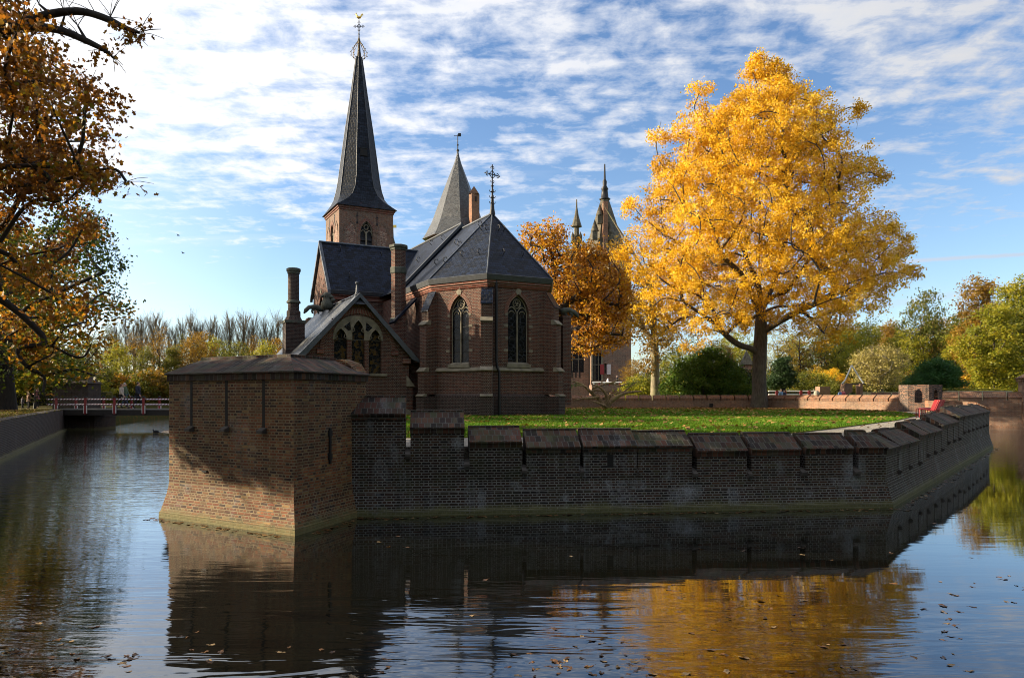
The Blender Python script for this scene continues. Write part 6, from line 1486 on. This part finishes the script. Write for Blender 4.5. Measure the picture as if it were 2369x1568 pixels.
def person(p,rz,h,label,coat,legs,hair,shoes=(.02,.018,.018),stride=.0,arms='down',long_coat=False,scarf=None,bag=None,longhair=False,lean=0.0,sit=False):
    """standing or walking figure facing local +x"""
    root=empty('person',p,label,'person',rz=rz); s=h/1.72; M=Matrix.Translation(p)@Matrix.Rotation(rz,4,'Z')@Matrix.Scale(s,4)
    W=lambda v: M@Vector(v)
    hz=.92-.05*abs(stride); drop=-.42 if sit else 0
    hz+=drop
    V={}
    V['pel']=(0,0,hz); V['waist']=(.01+lean*.1,0,hz+.16); V['chest']=(.015+lean*.3,0,hz+.36); V['neck']=(.02+lean*.5,0,hz+.55); V['head']=(.045+lean*.6,0,hz+.66); V['crown']=(.035+lean*.6,0,hz+.76); V['nose']=(.15+lean*.6,0,hz+.66)
    for sd_,sg in (('l',1),('r',-1)):
        st_=stride*sg
        V['hip'+sd_]=(0,.09*sg,hz-.03); 
        if sit: V['knee'+sd_]=(.34,.11*sg,.42); V['ank'+sd_]=(.02,.11*sg,.09)
        else: V['knee'+sd_]=(.22*st_+.05,.09*sg,.49-.02*abs(st_)); V['ank'+sd_]=(.42*st_-.04*(st_<0),.085*sg,.085+.05*(st_<0))
        V['toe'+sd_]=(V['ank'+sd_][0]+.17,.095*sg,.04)
        V['sho'+sd_]=(.01+lean*.45,.175*sg,hz+.49)
        if arms=='down': V['elb'+sd_]=(-.03-.16*st_,.225*sg,hz+.22); V['wri'+sd_]=(.06-.26*st_,.215*sg,hz-.01)
        elif arms=='front': V['elb'+sd_]=(.03,.24*sg,hz+.22); V['wri'+sd_]=(.27,.10*sg,hz+.27)
        else: V['elb'+sd_]=(.02,.25*sg,hz+.22); V['wri'+sd_]=(.22,.16*sg,hz+.08) if sg>0 else (-.02,-.24,hz-.02)
        w_=Vector(V['wri'+sd_]); e_=Vector(V['elb'+sd_]); d=(w_-e_).normalized(); V['palm'+sd_]=tuple(w_+d*.08)
        for k in range(4): V['fin%d%s'%(k,sd_)]=tuple(w_+d*(.15+.015*(k in (1,2)))+Vector((.028*(k-1.5),-.012*sg,-.01)))
        V['thu'+sd_]=tuple(w_+d*.09+Vector((.05,-.015*sg,0)))
    names=list(V); ix={n:i for i,n in enumerate(names)}
    E_=[('pel','waist'),('waist','chest'),('chest','neck'),('neck','head'),('head','crown'),('head','nose')]
    for q in 'lr': E_+=[('pel','hip'+q),('hip'+q,'knee'+q),('knee'+q,'ank'+q),('ank'+q,'toe'+q),('chest','sho'+q),('sho'+q,'elb'+q),('elb'+q,'wri'+q),('wri'+q,'palm'+q),('wri'+q,'thu'+q)]+[('palm'+q,'fin%d%s'%(k,q)) for k in range(4)]
    rad={'pel':.12,'waist':.115,'chest':.13,'neck':.055,'head':.093,'crown':.07,'nose':.014,'hip':.085,'knee':.058,'ank':.04,'toe':.032,'sho':.055,'elb':.042,'wri':.028,'palm':.03,'thu':.010,'fin':.009}
    rr=lambda n: next(rad[k] for k in sorted(rad,key=len,reverse=True) if n.startswith(k))*s
    skin('body',[W(V[n]) for n in names],[(ix[a],ix[b]) for a,b in E_],[rr(n) for n in names],M_SKIN,root)
    def part(name,ns,es,rd,mat,rt=0):
        ii={n:i for i,n in enumerate(ns)}; pts=[W(V[n]) if isinstance(n,str) else W(n) for n in ns]
        return skin(name,pts,[(ii[a],ii[b]) for a,b in es],[r*s if not isinstance(r,tuple) else (r[0]*s,r[1]*s) for r in rd],mat,root,rt)
    lo=(0,0,hz-.32) if long_coat else (0,0,hz-.06); V['hem']=lo; V['tors']=(.01+lean*.2,0,hz+.22)
    part('coat',['hem','pel','tors','chest','neck','shol','elbl','wril','shor','elbr','wrir'],[('hem','pel'),('pel','tors'),('tors','chest'),('chest','neck'),('chest','shol'),('shol','elbl'),('elbl','wril'),('chest','shor'),('shor','elbr'),('elbr','wrir')],[.18 if long_coat else .16,.165,.15,.165,.07,.085,.065,.05,.085,.065,.05],cloth(coat),1)
    part('trousers',['pel','hipl','kneel','ankl','hipr','kneer','ankr'],[('pel','hipl'),('hipl','kneel'),('kneel','ankl'),('pel','hipr'),('hipr','kneer'),('kneer','ankr')],[.145,.105,.078,.06,.105,.078,.06],cloth(legs))
    for q in 'lr': part('shoe',['ank'+q,'toe'+q],[('ank'+q,'toe'+q)],[.052,.045],cloth(shoes))
    hc=Vector(V['crown']); hd=Vector(V['head'])
    hn=[tuple(hc+Vector((.03,0,.02))),tuple(hc+Vector((-.05,0,-.01))),tuple(hd+Vector((-.085,0,-.03)))]
    es=[(hn[0],hn[1]),(hn[1],hn[2])]; rd=[.075,.088,.06]
    if longhair: hn.append(tuple(hd+Vector((-.10,0,-.20)))); es.append((hn[2],hn[3])); rd=[.075,.092,.085,.06]
    part('hair',hn,es,rd,cloth(hair,.7))
    if bag: 
        b=[tuple(Vector(V['chest'])+Vector((-.20,0,.08))),tuple(Vector(V['tors'])+Vector((-.20,0,-.08)))]; part('backpack',b,[(b[0],b[1])],[.11,.13],cloth(bag))
    return root
def ground(px,d,z): return Vector(((px-CX)*d/F,d,z))
BLK=(.018,.018,.022); NAVY=(.022,.028,.05); BEI=(.50,.43,.36); JEAN=(.05,.08,.14)
person(ground(281,46.8,DECKZ),0.05,1.63,'woman in a long cream coat walking over the footbridge',BEI,BLK,(.20,.09,.04),stride=.75,long_coat=True,longhair=True)
person(ground(288,47.5,DECKZ),0.05,1.68,'grey haired person in a green jacket walking half hidden behind the cream coat',(.10,.15,.09),JEAN,(.45,.43,.40),stride=-.6)
person(ground(319,46.9,DECKZ),0.02,1.73,'man in a dark jacket walking ahead over the footbridge',NAVY,BLK,(.06,.04,.03),stride=.55)
person(ground(86,52,1.3),math.pi*.95,1.50,'person in a pink top and dark vest standing by the lamp post',(.42,.20,.22),BLK,(.35,.22,.10),arms='front',longhair=True,bag=BLK)
person(ground(66.5,51.5,1.3),math.pi*1.4,1.12,'child in a brown fur jacket seen from behind on the left bank',(.22,.12,.07),BLK,(.45,.32,.18),longhair=True)
person(ground(52.5,51,1.3),math.pi*1.45,.82,'small child with a grey backpack on the left bank',(.10,.09,.12),BLK,(.30,.2,.12),bag=(.16,.16,.18))
person(ground(1806.5,70,1.12),-1.2,1.70,'person in a light blue jacket beyond the parapet by the rail fence',(.16,.26,.42),NAVY,(.4,.33,.25))
person(ground(1813.5,70.3,1.12),-1.3,1.62,'person in a dark navy coat beside the light blue jacket',(.02,.024,.05),BLK,(.05,.035,.03),longhair=True)
person(ground(1943,69,1.12),-.9,1.66,'person in a denim blue jacket beyond the parapet near the well house',(.12,.20,.38),JEAN,(.05,.03,.02),bag=BLK)
person(ground(1949.5,69.6,1.12),-2.2,1.70,'person in white and red beside the denim jacket near the well house',(.50,.12,.14),NAVY,(.3,.25,.2))
person(ground(1962,71,1.12),-1.9,1.74,'man in an orange jacket standing at the well house',(.50,.20,.09),BLK,(.35,.2,.12))
person(ground(1406,119.5,CAMZ-(897-HZ)*118/F),.1,1.75,'person in a white shirt crossing the castle bridge',(.62,.62,.66),BLK,(.03,.02,.02),stride=.4)
person(ground(1428,119.5,CAMZ-(893-HZ)*118/F),2.9,1.72,'person in black standing on the castle bridge ramp',BLK,BLK,(.35,.33,.3))
# ------------------------------------------------------------------ a coot on the water and two birds in the sky
duck=empty('water_bird',(at(362,1003,43).x,43,0),'tiny dark water bird swimming beyond the bastion','bird')
mb=MB(); x=duck.location.x; mb.tube([(x+.16,43,.06),(x+.08,43,.09),(x-.05,43,.10),(x-.15,43,.07),(x-.2,43,.02)],[.02,.08,.095,.07,.02],8); mb.tube([(x-.13,43,.08),(x-.17,43,.17),(x-.18,43,.22),(x-.25,43,.21)],[.05,.035,.04,.01],8); mb.build('body',cloth((.015,.015,.017)),duck)
for px,py,d,lab in ((413,545,70,'dark bird flying high left of the church, the upper of two'),(424,586,70,'dark bird flying left of the church, the lower of two')):
    c=at(px,py,d); o=empty('flying_bird',c,lab,'bird')
    mb=MB(); mb.tube([c+Vector((.14,0,0)),c+Vector((.05,0,.01)),c-Vector((.08,0,0)),c-Vector((.16,0,.01))],[.01,.04,.035,.008],6); mb.build('body',cloth((.015,.015,.017)),o)
    for sg in (-1,1):
        mb=MB(); mb.prism([c+Vector((.06,sg*.03,.02)),c+Vector((.03,sg*.18,.09)),c+Vector((-.05,sg*.34,.06)),c+Vector((-.06,sg*.03,.015))],(0,0,.008)); mb.build('wing',cloth((.015,.015,.017)),o)
# ------------------------------------------------------------------ fallen leaves on water, lawn and path; grass blades
def in_poly(P,poly):
    x,y=P[:,0],P[:,1]; ins=np.zeros(len(P),bool); n=len(poly); j=n-1
    for i in range(n):
        xi,yi=poly[i]; xj,yj=poly[j]
        ins^=((yi>y)!=(yj>y))&(x<(xj-xi)*(y-yi)/(yj-yi+1e-12)+xi); j=i
    return ins
LIT=m_leaf('fallen leaf',[(0,(.07,.032,.012)),(.35,(.17,.075,.02)),(.7,(.28,.14,.035)),(1,(.36,.25,.09))],.15,.7)
WET=m_leaf('wet floating leaf',[(0,(.022,.012,.007)),(.4,(.06,.028,.010)),(.75,(.15,.07,.018)),(1,(.28,.20,.10))],.1,.4)
rng=np.random.default_rng(77)
def scatter(poly,n,dens):
    lo=np.min(poly,0); hi=np.max(poly,0); out=[]
    P=rng.uniform(lo,hi,(n,2)); P=P[in_poly(P,poly)]; keep=rng.uniform(0,1,len(P))<dens(P); return P[keep]
def dl(P):
    d=np.full(len(P),.12)
    for i in range(3):
        a=np.array(FPTS[i]); b=np.array(FPTS[i+1]); e=(b-a)/np.linalg.norm(b-a); q=P-a; t=np.clip((q@e),0,np.linalg.norm(b-a)); dist=np.linalg.norm(q-t[:,None]*e,axis=1); d=np.maximum(d,np.exp(-(dist/4.5)**2)*1.5)
    tr=np.linalg.norm(P-np.array([18.9,56.0]),axis=1); d=np.maximum(d,1.1*np.exp(-(tr/9)**2))
    cl_=np.sin(P[:,0]*1.7)*np.cos(P[:,1]*1.1+P[:,0]*.6); return d*(.6+.9*np.maximum(cl_,-.5))
P=scatter(LAWN,90000,dl)
pos=np.c_[P,np.full(len(P),GZ+.025)+rng.uniform(0,.02,len(P))]
tag(leaves('fallen_leaves',pos,np.tile([0,0,1.0],(len(P),1)),.15,rng.uniform(0,1,len(P)),LIT,None,8,jit=.35,aspect=.8),kind='stuff')
PATHP=[(-2.6,14.2),(7.1,15.2),(19.7,31.6),(24.7,44.6),(23.4,44),(20.8,37.2),(15.4,29.3),(9.9,22.3),(6.4,18.3),(-2.6,17)]
P=scatter(PATHP,3500,lambda P: np.full(len(P),.30)); pos=np.c_[P,np.full(len(P),1.24)]
tag(leaves('path_leaves',pos,np.tile([0,0,1.0],(len(P),1)),.11,rng.uniform(0,1,len(P)),LIT,None,9,jit=.35,aspect=.8),kind='stuff')
BKP=[(-8,8),(-18,25.6),(-29,47.4),(-60,47),(-60,8)]
P=scatter(BKP,24000,lambda P: np.full(len(P),.5)); pos=np.c_[P,np.full(len(P),1.32)]
tag(leaves('bank_leaves',pos,np.tile([0,0,1.0],(len(P),1)),.14,rng.uniform(0,1,len(P)),LIT,None,10,jit=.4,aspect=.8),kind='stuff')
# grass blades, thicker at the near edge of the lawn
GB=m_leaf('grass blade',[(0,(.035,.10,.006)),(.5,(.075,.17,.010)),(.85,(.13,.22,.018)),(1,(.24,.21,.05))],.35,.6,.15)
def blades(name,P,z,h,mat,seed):
    n=len(P); r=np.random.default_rng(seed); a=r.uniform(0,2*math.pi,n); hh=h*r.uniform(.6,1.4,n); w=.012
    V=np.empty((n,3,3),'f'); dx=np.cos(a)*w; dy=np.sin(a)*w; lx=r.normal(size=n)*hh*.35; ly=r.normal(size=n)*hh*.35
    V[:,0]=np.c_[P[:,0]-dx,P[:,1]-dy,np.full(n,z)]; V[:,1]=np.c_[P[:,0]+dx,P[:,1]+dy,np.full(n,z)]; V[:,2]=np.c_[P[:,0]+lx,P[:,1]+ly,z+hh]
    me=bpy.data.meshes.new(name); me.vertices.add(n*3); me.vertices.foreach_set('co',V.ravel()); me.loops.add(n*3); me.loops.foreach_set('vertex_index',np.arange(n*3,dtype='i')); me.polygons.add(n); me.polygons.foreach_set('loop_start',np.arange(0,n*3,3,dtype='i'))
    me.attributes.new('tone','FLOAT','FACE').data.foreach_set('value',np.clip(.5*r.uniform(0,1,n)+.4*(.5+.5*np.sin(P[:,0]*2.1+np.sin(P[:,1]*1.7)))+.1,0,1).astype('f')); me.update(calc_edges=True)
    return tag(link(name,me,mat),kind='stuff')
P=scatter(LAWN,900000,lambda P: np.clip(np.exp(-(P[:,1]-17)/16),.06,1)*(P[:,0]>-5))
blades('grass',P,GZ,.055,GB,5)
P=scatter([(-8,8),(-17.6,25.4),(-28.6,47.2),(-31,47),(-21,25),(-12,8)],60000,lambda P: np.full(len(P),.5)); blades('bank_grass',P,1.3,.10,m_leaf('rough grass blade',[(0,(.05,.06,.012)),(.6,(.12,.12,.02)),(1,(.26,.22,.05))],.35,.6,.15),6)
# leaf rim at the foot of the walls
pos=[]
for a,b,n,nrm_ in ((J+n1w*.25,K+mK*.25,170,n1w),(K+mK*.25,E+n2w*.25,190,n2w),(N_+nL*.27+eL*.2,L_+nL*.27-eL*.1,70,nL),(N_+nR*.27,J+nR*.2,40,nR)):
    for _ in range(n):
        f=rng.uniform(); p=a.lerp(b,f)+nrm_*abs(rng.normal())*.10; pos.append((p.x,p.y,.006))
pos=np.array(pos); tag(leaves('floating_leaf_rim',pos,np.tile([0,0,1.0],(len(pos),1)),.085,rng.uniform(.2,1,len(pos)),WET,None,12,jit=.12,lobes=True),kind='stuff')
# single leaves drifting on the moat: one curled oak leaf, then copies
def leaf_mesh(seed):
    r=random.Random(seed); mb=MB(); out=[]; n=22
    for i in range(n):
        t=2*math.pi*i/n; lob=.68+.32*math.cos(t*7+.4)+r.uniform(-.05,.05); x=math.cos(t)*.5; y=math.sin(t)*.28*(.75+.25*lob)
        rr=.72+.28*lob; out.append(Vector((x*rr,y*rr,.05*x*x+.09*abs(y)+.03*math.sin(3*t))))
    c0=Vector((0,0,0.0))
    for i in range(n): mb.face([c0,out[i],out[(i+1)%n]])
    mb.tube([(-.42,0,.012),(-.55,.02,.03),(-.68,.05,.05)],.012,4)
    return mb.build('floating_leaf',WET)
LG='oak leaves drifting on the moat'; LL='single curled brown oak leaf drifting on the dark moat water'
protos=[leaf_mesh(i) for i in range(4)]
for i,o in enumerate(protos):
    m=WET.copy() if False else WET
    at_=o.data.attributes.new('tone','FLOAT','FACE'); at_.data.foreach_set('value',np.full(len(o.data.polygons),(.15,.45,.75,.95)[i],'f'))
spots=[]
def pxspot(px,py): d=CAMZ*F/(py-HZ); return ((px-CX)*d/F,d)
def cluster(px,py,sx,sy,n):
    for _ in range(n):
        x,y=px+rng.normal()*sx,py+rng.normal()*sy
        if y<1564+60: spots.append(pxspot(x,max(y,1150)))
for c in ((290,1525,22,14,10),(150,1505,45,20,9),(60,1550,40,12,6),(500,1500,40,20,5),(420,1465,40,20,5),(1290,1535,35,14,12),(1400,1540,45,14,14),(1330,1490,60,20,7),(1500,1555,60,10,8),(880,1545,60,12,6),(690,1515,40,15,4),(1690,1500,60,35,8),(1760,1420,70,35,8),(2180,1420,40,18,8),(2330,1390,25,25,6),(2240,1490,60,25,8),(2300,1330,50,30,6),(2150,1330,70,30,6),(1950,1470,80,40,5),(1500,1350,160,50,6),(1100,1350,200,60,6),(900,1250,60,15,5),(1800,1280,200,40,7),(2120,1220,60,25,5),(1200,1545,40,14,6),(230,1410,120,40,5),(200,1170,80,30,3),(2050,1540,120,15,4)):
    cluster(*c)
for i,(x,y) in enumerate(spots):
    if y<5: continue
    if i<4: o=protos[i]
    else: o=protos[i%4].copy(); COL.objects.link(o)
    s=float(rng.uniform(.055,.115)); o.location=(x,y,.0); o.rotation_euler=(float(rng.normal()*.10),float(rng.normal()*.10),float(rng.uniform(0,6.28))); o.scale=(s,s,s)
    tag(o,LL,'leaf',LG)
